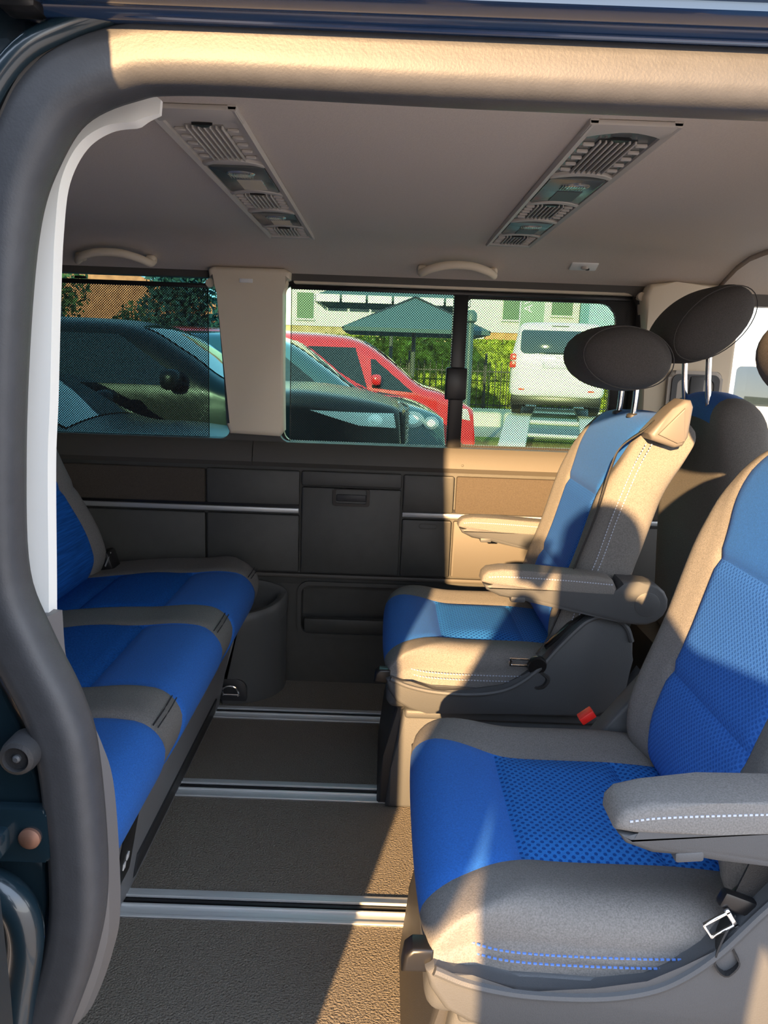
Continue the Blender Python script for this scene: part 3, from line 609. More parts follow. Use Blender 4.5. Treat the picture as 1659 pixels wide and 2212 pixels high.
#@@SEAT
# ------------------------------------------------------------------ swivel seats (facing -X)
def swivel(x0, y0, arm_tilt, lab, far):
    t = thing('swivel_seat', (x0, y0, 0), lab, 'seat')
    # cushion
    xs = lin(0.0, 0.50, 38, [0.135, 0.325]); ys = lin(-0.235, 0.235, 44, [-0.128, 0.128]); zs = lin(0.265, 0.385, 10, [0.345])
    def cls(x, y, z):
        if abs(y) < 0.128 and z > 0.30:
            if x < 0.135: return 'front_panel'
            return 'seat_panel' if x < 0.325 else 'rear_panel'
        return 'cushion'
    def wp(p):
        x, y, z = p; top = sst(0.32, 0.38, z)
        fl = sst(0.16, 0.0, x)
        a = abs(y)
        if a > 0: y *= 1+0.45*fl*max(0, 1-((a-0.128)/0.107)**2 if a > 0.128 else 1)*(0.6+0.4*min(1, a/0.128)) if a < 0.235 else 1
        z += top*(0.012*sst(0.12, 0.20, a)*(1-fl) - 0.0025*G(abs(p[1]), 0.128, 0.006))
        if abs(p[1]) < 0.128: z -= top*sst(0.130, 0.115, abs(p[1]))*(0.006*G(x, 0.135, 0.008)+0.007*G(x, 0.325, 0.009)); z += top*0.007*sst(0.128, 0.085, abs(p[1]))*math.sin(PI*min(max((x-0.135)/0.19, 0), 1))
        z += top*0.010*G(x, 0.08, 0.06) - top*0.012*sst(0.30, 0.5, x)
        x += 0.030*(abs(p[1])/0.235)**3*sst(0.2, 0.0, x) + 0.02*(1-sst(0.27, 0.36, p[2]))*sst(0.2, 0, x)
        y -= math.copysign(0.004, y)*G(p[2], 0.345, 0.006)*(1 if abs(p[1]) > 0.2 else 0)
        y += math.copysign(0.006, y)*sst(0.1, 0.3, x)*sst(0.18, 0.235, a)
        return Vector((x, y, z))
    pillow(xs, ys, zs, (0.05, 0.035, 0.042), cls, wp, dict(cushion=GREY, front_panel=BLUE, seat_panel=BLUED, rear_panel=BLUED), t)
    for s in (-1, 1):
        bm = bmesh.new()
        for dz in (0.0, -0.012):
            P = catmull([(0.045, s*0.226, 0.352+dz), (0.10, s*0.240, 0.347+dz), (0.20, s*0.243, 0.345+dz), (0.32, s*0.243, 0.347+dz), (0.43, s*0.242, 0.356+dz)], 10)
            stitches(bm, P, 0.0065, 0.004, 0.0009)
        fin(bm, 'cushion_stitching', STITCHB if not far else STITCH, t)
    # backrest
    zs2 = lin(0.36, 0.905, 50, [0.54, 0.725]); ys2 = lin(-0.225, 0.225, 44, [-0.132, 0.132]); xs2 = lin(0.0, 0.14, 6, )
    prof = [(0.36, 0.385), (0.44, 0.372), (0.50, 0.385), (0.594, 0.418), (0.726, 0.452), (0.825, 0.485), (0.905, 0.528)]
    def fx(z):
        z = min(max(z, 0.36), 0.905)
        for (a, b), (c, d) in zip(prof, prof[1:]):
            if z <= c: return b+(d-b)*(z-a)/(c-a)
        return prof[-1][1]
    def fxs(z): return sum(fx(z+d) for d in (-0.03, -0.015, 0, 0.015, 0.03))/5
    def cls2(x, y, z):
        if x < 0.02 or (z > 0.86 and x < 0.10):
            if abs(y) < 0.132:
                return 'upper_panel' if z > 0.725 else ('back_panel' if z > 0.54 else 'lumbar_panel')
        return 'backrest'
    def wp2(p):
        x, y, z = p; f = 1-x/0.14; a = abs(y)
        k = sst(0.72, 0.88, z); y *= 1+0.42*k*(1-max(0, (a-0.132)/0.093) if a > 0.132 else 1)
        # shoulders narrow at the top
        y *= 1-0.10*sst(0.80, 0.905, z)
        x2 = fxs(z)+x*(0.88+0.25*sst(0.6, 0.36, z))
        x2 -= f*(0.016*sst(0.13, 0.20, a)*(1-k)) - f*0.004*G(a, 0.132, 0.006)
        x2 += f*(0.006*G(z, 0.54, 0.008)+0.005*G(z, 0.725, 0.008) if a < 0.132 else 0)
        z2 = z-0.022*(a/0.225)**2*k
        return Vector((x2, y, z2))
    pillow(xs2, ys2, zs2, (0.045, 0.05, 0.05), cls2, wp2, dict(backrest=GREY, upper_panel=BLUE, back_panel=BLUEV, lumbar_panel=BLUEV), t)
    bm = bmesh.new()
    for dx in (0.022, 0.034):
        P = catmull([(fxs(z)+dx, -0.2255, z) for z in (0.45, 0.52, 0.6, 0.7, 0.8, 0.85)], 8); stitches(bm, P, 0.0065, 0.004, 0.0009, up=Vector((0, 1, 0)))
    fin(bm, 'backrest_stitching', STITCH, t)
    # headrest
    hr = bpy.data.objects.new('x', None)
    xs3 = lin(-0.095, 0.095, 18); ys3 = lin(-0.125, 0.125, 20); zs3 = lin(-0.062, 0.062, 12)
    hx = 0.508 if far else 0.548
    def wp3(p):
        d = Vector((p.x/0.095, p.y/0.125, p.z/0.062)); m = max(abs(d.x), abs(d.y), abs(d.z)); 
        if m < 1e-6: return p
        q = d.normalized()*m; e = Vector((q.x, max(-1, min(1, d.y*0.55+q.y*0.45)), q.z))
        rr = math.sqrt(max(0, 1-abs(e.y)**4.5)); L = math.hypot(q.x, q.z) or 1
        x, z = q.x/L*rr*min(1, L/max(1e-6, math.sqrt(max(1e-6, 1-q.y*q.y)))), q.z/L*rr*min(1, L/max(1e-6, math.sqrt(max(1e-6, 1-q.y*q.y))))
        X, Y, Z = x*0.108, e.y*0.125, z*0.072
        c, s = math.cos(-0.08), math.sin(-0.08)
        return Vector((hx+X*c-Z*s, Y, 1.022+X*s+Z*c))
    head = pillow(xs3, ys3, zs3, 0.001, lambda *a: 'headrest', wp3, dict(headrest=HEADC), t)['headrest']
    bpy.data.objects.remove(hr)
    bm = bmesh.new()
    for s in (-1,):
        P = [(hx+0.098*math.cos(a), s*0.100, 1.022+0.066*math.sin(a)-0.08*0.098*math.cos(a)) for a in [2*PI*k/40 for k in range(41)]]
        tube(bm, P, 0.0012, 5, sm=0)
    fin(bm, 'headrest_piping', HEADC, head)
    for s in (-1, 1):
        bm = bmesh.new(); tube(bm, [(0.540, s*0.055, 0.86), (0.545, s*0.055, 0.92), (0.545, s*0.055, 0.98)], 0.0065, 12); fin(bm, 'headrest_post', CHROME, t)
        bm = bmesh.new(); lathe(bm, [(0.013, 0.0), (0.013, 0.006), (0.009, 0.009)], (0.542, s*0.055, 0.893), 14); fin(bm, 'post_sleeve', DARKP, t)
    # side shell
    shell = [(0.010, 0.335), (0.016, 0.312), (0.034, 0.285), (0.062, 0.268), (0.10, 0.262), (0.455, 0.264), (0.50, 0.285), (0.522, 0.33), (0.528, 0.40), (0.525, 0.445), (0.510, 0.477), (0.485, 0.493), (0.455, 0.497), (0.425, 0.486), (0.40, 0.462), (0.37, 0.425), (0.335, 0.380), (0.30, 0.347), (0.26, 0.325), (0.20, 0.313), (0.12, 0.314), (0.06, 0.325), (0.02, 0.341)]
    bm = bmesh.new()
    for s in (-1, 1): prism(bm, shell, s*0.262, s*0.232, 0.009, seg=3)
    box2(bm, (0.012, -0.25, 0.262), (0.50, 0.25, 0.318), 0.022, 4)
    fin(bm, 'side_shell', SEATP, t, 50)
    for s in (-1, 1):
        bm = bmesh.new(); tube(bm, [(x, s*0.262, z) for x, z in ((0.02, 0.338), (0.06, 0.322), (0.12, 0.311), (0.20, 0.310), (0.26, 0.321), (0.30, 0.343), (0.335, 0.376), (0.37, 0.421), (0.40, 0.457), (0.425, 0.481), (0.455, 0.492), (0.485, 0.488), (0.508, 0.470), (0.521, 0.44))], 0.0055, 8)
        fin(bm, 'shell_rim', SEATP, t)
    bm = bmesh.new(); prism(bm, [(0.50, 0.30), (0.53, 0.34), (0.548, 0.375), (0.556, 0.365), (0.54, 0.30), (0.522, 0.27)], -0.258, -0.225, 0.004); fin(bm, 'recline_lever', SEATP, t)
    bm = bmesh.new(); prism(bm, [(0.350, 0.405), (0.40, 0.456), (0.43, 0.484), (0.426, 0.489), (0.393, 0.463), (0.346, 0.411)], -0.236, -0.222, 0.002); fin(bm, 'hinge_gap', BLACK, t)
    bm = bmesh.new(); prism(bm, [(-0.016, 0.322), (0.02, 0.322), (0.02, 0.352), (-0.004, 0.352), (-0.013, 0.344)], -0.250, -0.222, 0.005, seg=3); fin(bm, 'swivel_lever', BLACK, t)
    bm = bmesh.new(); prism(bm, [(0.325, 0.372), (0.40, 0.475), (0.425, 0.49), (0.45, 0.48), (0.45, 0.34), (0.36, 0.335)], 0.226, 0.272, 0.008, seg=3); fin(bm, 'hinge_cover', SEATP, t)
    # pedestal
    bm = bmesh.new()
    prism(bm, [(0.02, 0.0), (0.03, 0.10), (0.05, 0.236), (0.062, 0.244), (0.47, 0.244), (0.485, 0.236), (0.50, 0.0)], -0.205, 0.205, 0.010, seg=3)
    ped = fin(bm, 'pedestal', SEATP, t)
    bm = bmesh.new(); prism(bm, [(0.0, 0.0), (0.012, 0.12), (0.034, 0.244), (0.062, 0.244), (0.05, 0.0)], -0.19, 0.16, 0.008, seg=3); fin(bm, 'pedestal_front', DARKP, t)
    bm = bmesh.new(); box2(bm, (0.055, -0.222, 0.228), (0.495, 0.222, 0.250), 0.007, 3); fin(bm, 'turntable', SEATP, t)
    # armrest
    def arm(sy):
        R = Matrix.Translation((0.50, 0, 0.535)) @ Matrix.Rotation(arm_tilt, 4, 'Y') @ Matrix.Translation((-0.50, 0, -0.535))
        top = [(0.196, 0.565), (0.198, 0.578), (0.208, 0.588), (0.235, 0.593), (0.30, 0.592), (0.43, 0.586), (0.462, 0.578), (0.472, 0.560), (0.468, 0.545), (0.30, 0.556), (0.22, 0.559)]
        bm = bmesh.new(); prism(bm, top, sy-0.030, sy+0.030, 0.010, seg=4); bmesh.ops.transform(bm, matrix=R, verts=bm.verts[:]); a = fin(bm, 'armrest', GREY, t, 60)
        low = [(0.198, 0.563), (0.22, 0.558), (0.30, 0.555), (0.469, 0.545), (0.478, 0.579)]+[(0.522+0.055*math.cos(a)+0.002, 0.531+0.047*math.sin(a)) for a in [1.75-0.38*k for k in range(11)]]+[(0.475, 0.492), (0.44, 0.499), (0.30, 0.526), (0.235, 0.536), (0.207, 0.549)]
        bm = bmesh.new(); prism(bm, low, sy-0.028, sy+0.028, 0.007, seg=3); bmesh.ops.transform(bm, matrix=R, verts=bm.verts[:]); fin(bm, 'armrest_shell', SEATP, a, 60)
        bm = bmesh.new(); box(bm, (0.272, sy-0.018, 0.531), (0.030, 0.022, 0.012), 0.003); bmesh.ops.transform(bm, matrix=R, verts=bm.verts[:]); fin(bm, 'armrest_button', SEATP, a)
        bm = bmesh.new(); P = [(x, sy-0.0285 if sy < 0 else sy-0.0285, z) for x, z in ((0.21, 0.577), (0.24, 0.579), (0.30, 0.578), (0.38, 0.575), (0.462, 0.570))]
        stitches(bm, [R @ Vector(p) for p in catmull(P, 6)], 0.0055, 0.0032, 0.0010, off=Vector((0, -0.0012, 0)), up=Vector((0, 1, 0))); fin(bm, 'armrest_stitching', STITCH, a)
        bm = bmesh.new(); lathe(bm, [(0.024, sy-0.0295), (0.026, sy-0.0285), (0.026, sy+0.028)], (0.535, 0, 0.53), 24, 'y'); fin(bm, 'armrest_pivot', SEATP, a)
    arm(-0.262)
    if far: arm(0.262)
    # red buckle on the far side
    bt = Matrix.Rotation(0.6, 3, 'Y').to_euler()
    bm = bmesh.new(); box(bm, (0.350, 0.250, 0.375), (0.016, 0.026, 0.085), 0.004, 2, Matrix.Rotation(0.9, 3, 'Y').to_euler()); bkl = fin(bm, 'belt_buckle', BLACK, t)
    bm = bmesh.new(); box(bm, (0.313, 0.250, 0.403), (0.014, 0.022, 0.028), 0.002, 2, Matrix.Rotation(0.9, 3, 'Y').to_euler()); fin(bm, 'red_release_button', RED, bkl)
    # belt guide at the top
    bm = bmesh.new(); prism(bm, [(0.512, 0.875), (0.555, 0.925), (0.577, 0.944), (0.590, 0.943), (0.596, 0.930), (0.592, 0.870), (0.583, 0.852), (0.567, 0.848), (0.52, 0.862)], -0.262, -0.195, 0.008, seg=3)
    g = fin(bm, 'belt_guide', BEIGE if False else INNER, t)
    bm = bmesh.new(); prism(bm, [(0.530, 0.874), (0.578, 0.928), (0.585, 0.862), (0.57, 0.857)], -0.266, -0.258, 0.003); fin(bm, 'guide_facet', INNER, g)
    # strap
    bm = bmesh.new()
    if far:
        P = [(0.530, -0.218, 0.893), (0.515, -0.226, 0.880), (0.470, -0.232, 0.845), (0.452, -0.234, 0.80), (0.430, -0.234, 0.70), (0.398, -0.232, 0.594), (0.375, -0.232, 0.50), (0.350, -0.236, 0.43), (0.328, -0.244, 0.398)]
    else:
        P = [(0.530, -0.218, 0.893), (0.470, -0.20, 0.845), (0.452, -0.20, 0.80), (0.425, -0.20, 0.65), (0.405, -0.226, 0.56), (0.385, -0.236, 0.48), (0.366, -0.240, 0.425)]
    sweep(bm, catmull(P, 6), [(-0.0012, -0.0155), (0.0012, -0.0155), (0.0012, 0.0155), (-0.0012, 0.0155)] if far else [(-0.016, -0.0012), (0.016, -0.0012), (0.016, 0.0012), (-0.016, 0.0012)], Vector((0.45, 1, 0.1)) if far else Vector((0.0, 1.0, 0.0)))
    strap = fin(bm, 'belt_strap', STRAP, t)
    if far:
        bm = bmesh.new(); lathe(bm, [(0.019, -0.006), (0.021, 0.0), (0.019, 0.006), (0.004, 0.007)], (0, 0, 0), 18, 'y', squash=(1.0, 1.15)); bmesh.ops.transform(bm, matrix=Matrix.Translation((0.327, -0.262, 0.380)) @ Matrix.Rotation(0.35, 4, 'X'), verts=bm.verts[:]); fin(bm, 'tongue_grip', BLACK, strap)
        bm = bmesh.new()
        for k, dd in enumerate(((0, 0.005), (0, -0.005))):
            box(bm, (0.290, -0.262, 0.385+dd[1]*1.4), (0.038, 0.003, 0.004), 0.001, 1)
        box(bm, (0.271, -0.262, 0.385), (0.006, 0.003, 0.018), 0.001, 1); fin(bm, 'belt_tongue', CHROME, strap)
        bm = bmesh.new(); tube(bm, [(0.335, -0.258, 0.365), (0.352, -0.262, 0.352), (0.345, -0.262, 0.334), (0.328, -0.258, 0.330), (0.322, -0.252, 0.350)], 0.005, 6); fin(bm, 'strap_loop', STRAP, strap)
    else:
        bm = bmesh.new(); box(bm, (0.364, -0.246, 0.420), (0.066, 0.014, 0.020), 0.004, 2, Matrix.Rotation(0.35, 3, 'Y').to_euler()); fin(bm, 'tongue_grip', BLACK, strap)
        bm = bmesh.new(); R = Matrix.Rotation(-0.6, 3, 'Y').to_euler()
        for dx, dz, sx, sz in ((0.0, 0.009, 0.034, 0.0036), (0.0, -0.009, 0.034, 0.0036), (-0.016, 0.0, 0.0036, 0.020), (0.014, 0.0, 0.006, 0.026)):
            ca, sa = math.cos(0.6), math.sin(0.6); box(bm, (0.332+dx*ca-dz*sa, -0.256, 0.404+dx*sa+dz*ca), (sx, 0.004, sz), 0.001, 1, R)
        fin(bm, 'belt_tongue', CHROME, strap)
        bm = bmesh.new(); sweep(bm, catmull([(0.350, -0.240, 0.405), (0.335, -0.252, 0.385), (0.330, -0.256, 0.362), (0.342, -0.258, 0.350), (0.356, -0.256, 0.362), (0.350, -0.252, 0.378)], 5), [(-0.001, -0.012), (0.001, -0.012), (0.001, 0.012), (-0.001, 0.012)], Vector((0.3, 1, 0))); fin(bm, 'strap_loop', STRAP, strap)
    return t
near_seat = swivel(0.056, 1.000, -0.10, 'blue and grey swivel seat nearest the door, armrest in front of it', False)
far_seat = swivel(0.010, 1.790, 0.0, 'blue and grey swivel seat by the far side wall, turned to the rear', True)

# driver seat further forward (facing +X)
t = thing('driver_seat', (0.738, 1.82, 0.0), 'front driver seat seen from behind, headrest tilted up to the right', 'seat')
zs2 = lin(0.30, 0.955, 34); ys2 = lin(-0.235, 0.235, 34, [-0.14, 0.14]); xs2 = lin(-0.07, 0.045, 6)
def dwarp(p):
    x, y, z = p; k = sst(0.70, 0.95, z); a = abs(y)
    y *= 1-0.22*k*k
    return Vector((x-0.05*sst(0.3, 0.95, z)*0+0.02*G(z, 0.5, 0.2)*0+0.075-0.06*(z-0.4), y, z-0.03*(a/0.235)**2*k))
pillow(xs2, ys2, zs2, (0.05, 0.07, 0.06), lambda x, y, z: 'upper_panel' if (z > 0.90 and abs(y) < 0.14) else 'backrest', dwarp, dict(backrest=GREY, upper_panel=BLUE), t)
def ellipsoid(name, c, r, tilt, m, parent, pw=2.0):
    bm = bmesh.new(); bmesh.ops.create_uvsphere(bm, u_segments=36, v_segments=24, radius=1.0)
    for v in bm.verts:
        d = v.co.copy(); yy = math.copysign(abs(d.y)**0.6, d.y) if abs(d.y) > 1e-9 else 0
        rr = math.sqrt(max(0, 1-abs(yy)**5)); L = math.hypot(d.x, d.z) or 1; x, z = d.x/L*rr, d.z/L*rr
        X, Y, Z = x*r[0], yy*r[1], z*r[2]; v.co = Vector((c[0]+X*math.cos(tilt)-Z*math.sin(tilt), c[1]+Y, c[2]+X*math.sin(tilt)+Z*math.cos(tilt)))
    bmesh.ops.remove_doubles(bm, verts=bm.verts[:], dist=1e-5)
    return fin(bm, name, m, parent, 60)
hd = ellipsoid('headrest', (-0.030, 0, 1.103), (0.110, 0.125, 0.066), 0.72, HEADC, t)
bm = bmesh.new(); tube(bm, [(-0.030+0.1015*math.cos(a)*math.cos(0.72)-0.0605*math.sin(a)*math.sin(0.72), -0.099, 1.103+0.1015*math.cos(a)*math.sin(0.72)+0.0605*math.sin(a)*math.cos(0.72)) for a in [2*PI*k/40 for k in range(41)]], 0.0012, 5, sm=0); fin(bm, 'headrest_piping', HEADC, hd)
for s in (-1, 1):
    bm = bmesh.new(); tube(bm, [(-0.012, s*0.07, 0.92), (-0.020, s*0.07, 0.98), (-0.026, s*0.07, 1.06)], 0.0065, 12); fin(bm, 'headrest_post', CHROME, t)
bx('seat_base', (-0.05, -0.22, 0.0), (0.45, 0.22, 0.33), DARKP, t, 0.03)

#@@OUT
# ------------------------------------------------------------------ outside
ASPH = mat('asphalt', (0.34, 0.33, 0.31), 0.9, noise=0.2, nscale=40)
GRASS = mat('grass_green', (0.10, 0.17, 0.02), 0.9, noise=0.6, nscale=12)
HEDGE = mat('hedge_leaves', (0.20, 0.24, 0.02), 0.8, noise=0.8, nscale=4)
SPRUCE = mat('spruce_leaves', (0.035, 0.075, 0.065), 0.8, noise=0.7, nscale=3)
OLIVE = mat('olive_leaves', (0.10, 0.12, 0.035), 0.8, noise=0.6, nscale=3)
BARK = mat('pole_grey', (0.06, 0.075, 0.08), 0.7)
CREAM = mat('cream_render', (0.62, 0.66, 0.55), 0.9, noise=0.05, nscale=2)
TERRA = mat('terracotta', (0.62, 0.24, 0.10), 0.8, noise=0.25, nscale=5)
SHUT = mat('green_shutter', (0.09, 0.14, 0.10), 0.7)
WALLG = mat('garden_wall', (0.42, 0.30, 0.16), 0.9, noise=0.3, nscale=4)
CANV = mat('parasol_canvas', (0.045, 0.085, 0.10), 0.85)
WHITE = mat('white_paint', (0.78, 0.79, 0.76), 0.3, coat=0.5)
BLACKP = mat('black_car_paint', (0.004, 0.006, 0.008), 0.3, coat=0.03, spec=0.22)
NAVYP = mat('blue_grey_car_paint', (0.03, 0.075, 0.10), 0.15, coat=0.8, metal=0.3)
REDP = mat('red_car_paint', (0.55, 0.012, 0.015), 0.2, coat=0.8)
CGLASS = mat('car_glass', (0.02, 0.03, 0.035), 0.04, spec=1.0, coat=0.5)
TYRE = mat('tyre', (0.015, 0.015, 0.015), 0.8)
HUB = mat('alloy_wheel', (0.35, 0.36, 0.37), 0.3, metal=0.8)
LENS = mat('headlight_lens', (0.85, 0.87, 0.84), 0.12)
TAIL = mat('tail_light_red', (0.75, 0.03, 0.02), 0.25)
IRON = mat('black_iron', (0.01, 0.01, 0.012), 0.5)
STEEL = mat('painted_steel', (0.5, 0.55, 0.55), 0.5)

bm = bmesh.new(); box2(bm, (-60, -60, GZ-0.1), (60, 60, GZ)); o = fin(bm, 'ground', ASPH); tag(o, 'grey asphalt parking ground outside the van', kind='structure')
o = bx('lawn', (1.3, 8.9, GZ-0.02), (7.5, 15.6, GZ+0.006), GRASS); tag(o, 'green lawn between the parked cars and the white van on the ramp', 'lawn')

def car(lab, name, xn, yn, L, W, prof, belt, paint, pillars, wsx, side_poly, lamp=None, zb=0.2, wheels=(0.8, 3.3), wr=0.31, light_col=LENS):
    """car facing +X with its nose at xn and near flank at yn; prof: (distance behind the nose, z) of the centre line"""
    yc = yn+W/2; hw = W/2
    t = thing('car', (xn-L/2, yc, GZ), lab, 'car'); ox, oy, oz = xn-L/2, yc, GZ
    pr = catmull([(s, 0, z) for s, z in prof], 10)
    def top(s):
        for a, b in zip(pr, pr[1:]):
            if a.x <= s <= b.x: return a.z+(b.z-a.z)*(s-a.x)/max(1e-6, b.x-a.x)
        return pr[-1].z if s > pr[-1].x else pr[0].z
    def half(s, z):
        e = min(1, s/0.55); e2 = min(1, (L-s)/0.35); q = hw*(0.80+0.20*math.sin(e*PI/2))*(0.92+0.08*math.sin(max(0, e2)*PI/2))
        b = belt(s); 
        if z > b: q -= (z-b)*0.30
        q -= 0.02*((z-0.35)/0.5)**2 if z < 0.35 else 0
        T = top(s); d = T-z
        if d < 0.10: q -= 0.10*(1-math.sqrt(max(0, 1-((0.10-d)/0.10)**2)))*1.0
        return q
    V = []; F = []; ns = 96; nz = 22; ny = 12; SS = [L*i/ns for i in range(ns+1)]
    def vid(p): V.append((xn-p[0]-ox, p[1], p[2]-oz)); return len(V)-1
    rows = []
    for s in SS:
        T = top(s); zz = [zb+(T-zb)*(1-(1-j/nz)**1.35) for j in range(nz+1)]
        row = [vid((s, -half(s, z), z)) for z in zz]
        wt = half(s, T); row += [vid((s, -wt+2*wt*j/ny, T+0.035*(1-(2*j/ny-1)**2)*min(1, s/0.3))) for j in range(1, ny)]
        row += [vid((s, half(s, z), z)) for z in zz[::-1]]; rows.append(row)
    for a, b in zip(rows, rows[1:]):
        for j in range(len(a)-1): F.append((a[j], a[j+1], b[j+1], b[j]))
        F.append((a[-1], a[0], b[0], b[-1]))
    F.append(rows[0]); F.append(rows[-1][::-1])
    me = bpy.data.meshes.new('car_body'); me.from_pydata(V, [], F); me.shade_smooth()
    bm = bmesh.new(); bm.from_mesh(me); bmesh.ops.recalc_face_normals(bm, faces=bm.faces[:]); bm.to_mesh(me); bm.free()
    body = link('car_body', me, paint, t)
    def side_patch(nm, quad, m, n=10, off=0.006, both=True):
        for sd in ((-1, 1) if both else (-1,)):
            bm = bmesh.new(); g = []
            for i in range(n+1):
                r = []
                for j in range(n+1):
                    u, v = i/n, j/n; a = Vector(quad[0]).lerp(Vector(quad[1]), u); b = Vector(quad[3]).lerp(Vector(quad[2]), u); p = a.lerp(b, v)
                    r.append(bm.verts.new((xn-p.x-ox, sd*(half(p.x, p.y)+off), p.y-oz)))
                g.append(r)
            for i in range(n):
                for j in range(n): bm.faces.new((g[i][j], g[i+1][j], g[i+1][j+1], g[i][j+1]))
            bmesh.ops.solidify(bm, geom=bm.faces[:], thickness=0.004)
            fin(bm, nm, m, t, 0 if False else 60)
    for quad in side_poly: side_patch('side_window', quad, CGLASS)
    # windscreen on the top surface
    bm = bmesh.new(); g = []; n = 12
    for i in range(n+1):
        s = wsx[0]+(wsx[1]-wsx[0])*i/n; T = top(s); wt = half(s, T)-0.07; row = []
        for j in range(n+1):
            f_ = 2*j/n-1; row.append(bm.verts.new((xn-s-ox, wt*f_, T+0.035*(1-(f_*wt/half(s, T))**2)+0.006-oz)))
        g.append(row)
    for i in range(n):
        for j in range(n): bm.faces.new((g[i][j], g[i+1][j], g[i+1][j+1], g[i][j+1]))
    fin(bm, 'windscreen', CGLASS, t)
    # mirrors
    ms, mz = pillars
    for sd in (-1, 1):
        bm = bmesh.new(); box(bm, (xn-ms-ox, sd*(half(ms, mz)+0.10), mz-oz), (0.12, 0.17, 0.13), 0.045, 3); fin(bm, 'door_mirror', paint, t)
    # wheels
    for s in wheels:
        for sd in (-1, 1):
            bm = bmesh.new(); lathe(bm, [(wr*0.6, sd*(hw-0.20)), (wr, sd*(hw-0.19)), (wr, sd*(hw-0.01)), (wr*0.9, sd*hw), (wr*0.62, sd*hw)], (xn-s-ox, 0, wr), 28, 'y'); wl = fin(bm, 'wheel', TYRE, t)
            bm = bmesh.new(); lathe(bm, [(wr*0.62, sd*(hw-0.02)), (wr*0.58, sd*(hw+0.004)), (wr*0.15, sd*(hw+0.012))], (xn-s-ox, 0, wr), 20, 'y'); fin(bm, 'hubcap', HUB, wl)
    if lamp:
        for q in lamp['quads']: side_patch('headlight', q, light_col, 8, 0.008)
        for (cs, cz, ra, rb) in lamp.get('discs', ()):
            for sd in (-1, 1):
                for nm, k, off, mm in (('headlight', 1.0, 0.010, HUB if len(lamp['discs']) > 1 else light_col), ('lamp_reflector', 0.55, 0.018, light_col)):
                    bm = bmesh.new(); c_ = bm.verts.new((xn-cs-ox, sd*(half(cs, cz)+off+0.012), cz-oz)); rg = []
                    for q in range(20):
                        a = 2*PI*q/20; S_, Z_ = cs+ra*k*math.cos(a), cz+rb*k*math.sin(a); rg.append(bm.verts.new((xn-S_-ox, sd*(half(S_, Z_)+off), Z_-oz)))
                    for q in range(20): bm.faces.new((c_, rg[q], rg[(q+1) % 20]))
                    fin(bm, nm, mm, t)
    # grille on the nose
    if lamp and lamp.get('grille'):
        g0, g1 = lamp['grille']; bm = bmesh.new()
        for i in range(7):
            z = g0+(g1-g0)*i/6; tube(bm, [(xn-0.01-ox+0.0, -hw*0.62, z-oz), (xn+0.035-ox, 0, z-oz), (xn-0.01-ox, hw*0.62, z-oz)], 0.012, 6, sm=5)
        fin(bm, 'grille', DARKP, t)
        bm = bmesh.new(); box2(bm, (xn-0.05-ox, -hw*0.62, g0-oz), (xn+0.012-ox, hw*0.62, g1-oz), 0.02); fin(bm, 'grille_backing', BLACK, t)
    return t
# A: low dark car nearest the van
car('black low car parked right beside the van, its bonnet at window sill level', 'A', -0.42, 3.25, 3.9, 1.30,
    [(0, 0.20), (0.03, 0.46), (0.15, 0.545), (0.6, 0.605), (0.98, 0.632), (1.35, 0.83), (1.75, 0.99), (2.4, 1.0), (3.2, 0.93), (3.75, 0.66), (3.9, 0.35)], lambda s: 0.62, BLACKP, (1.25, 0.70), (1.0, 1.62),
    [((1.35, 0.66), (2.1, 0.66), (2.1, 0.92), (1.70, 0.93))], dict(quads=[((0.06, 0.40), (0.36, 0.48), (0.32, 0.535), (0.08, 0.49))]), zb=-0.3)
# B: black off-roader
car('tall black off-road car with a bright headlight, filling the left window', 'B', 0.13, 4.95, 4.35, 1.66,
    [(0, 0.22), (0.02, 0.62), (0.10, 0.70), (0.6, 0.775), (1.12, 0.80), (1.45, 0.99), (1.80, 1.155), (2.4, 1.185), (3.4, 1.17), (4.1, 1.10), (4.28, 0.8), (4.35, 0.3)], lambda s: 0.76, BLACKP, (1.48, 0.83), (1.16, 1.76),
    [((1.38, 0.79), (2.35, 0.79), (2.35, 1.10), (1.86, 1.10)), ((2.42, 0.79), (3.3, 0.79), (3.3, 1.08), (2.42, 1.10)), ((3.38, 0.80), (4.0, 0.84), (3.9, 1.04), (3.38, 1.07))],
    dict(quads=[((0.06, 0.56), (0.30, 0.575), (0.62, 0.668), (0.08, 0.655))], discs=[(0.20, 0.612, 0.05, 0.035)], grille=(0.42, 0.66)), zb=-0.25, wr=0.36, wheels=(0.85, 3.45))
# C: blue-grey car with round headlight
car('blue-grey car with a round bright headlight, between the black and red cars', 'C', 0.58, 7.05, 3.9, 1.60,
    [(0, 0.15), (0.02, 0.42), (0.10, 0.51), (0.4, 0.60), (0.80, 0.675), (1.15, 0.90), (1.55, 1.13), (2.1, 1.18), (3.0, 1.14), (3.7, 0.95), (3.86, 0.6), (3.9, 0.2)], lambda s: 0.64, NAVYP, (1.2, 0.72), (0.82, 1.5),
    [((1.10, 0.68), (2.1, 0.67), (2.1, 1.06), (1.62, 1.07)), ((2.16, 0.67), (3.2, 0.70), (3.0, 1.03), (2.16, 1.06))],
    dict(quads=[], discs=[(0.34, 0.47, 0.115, 0.075), (0.16, 0.44, 0.075, 0.06)]), zb=-0.3)
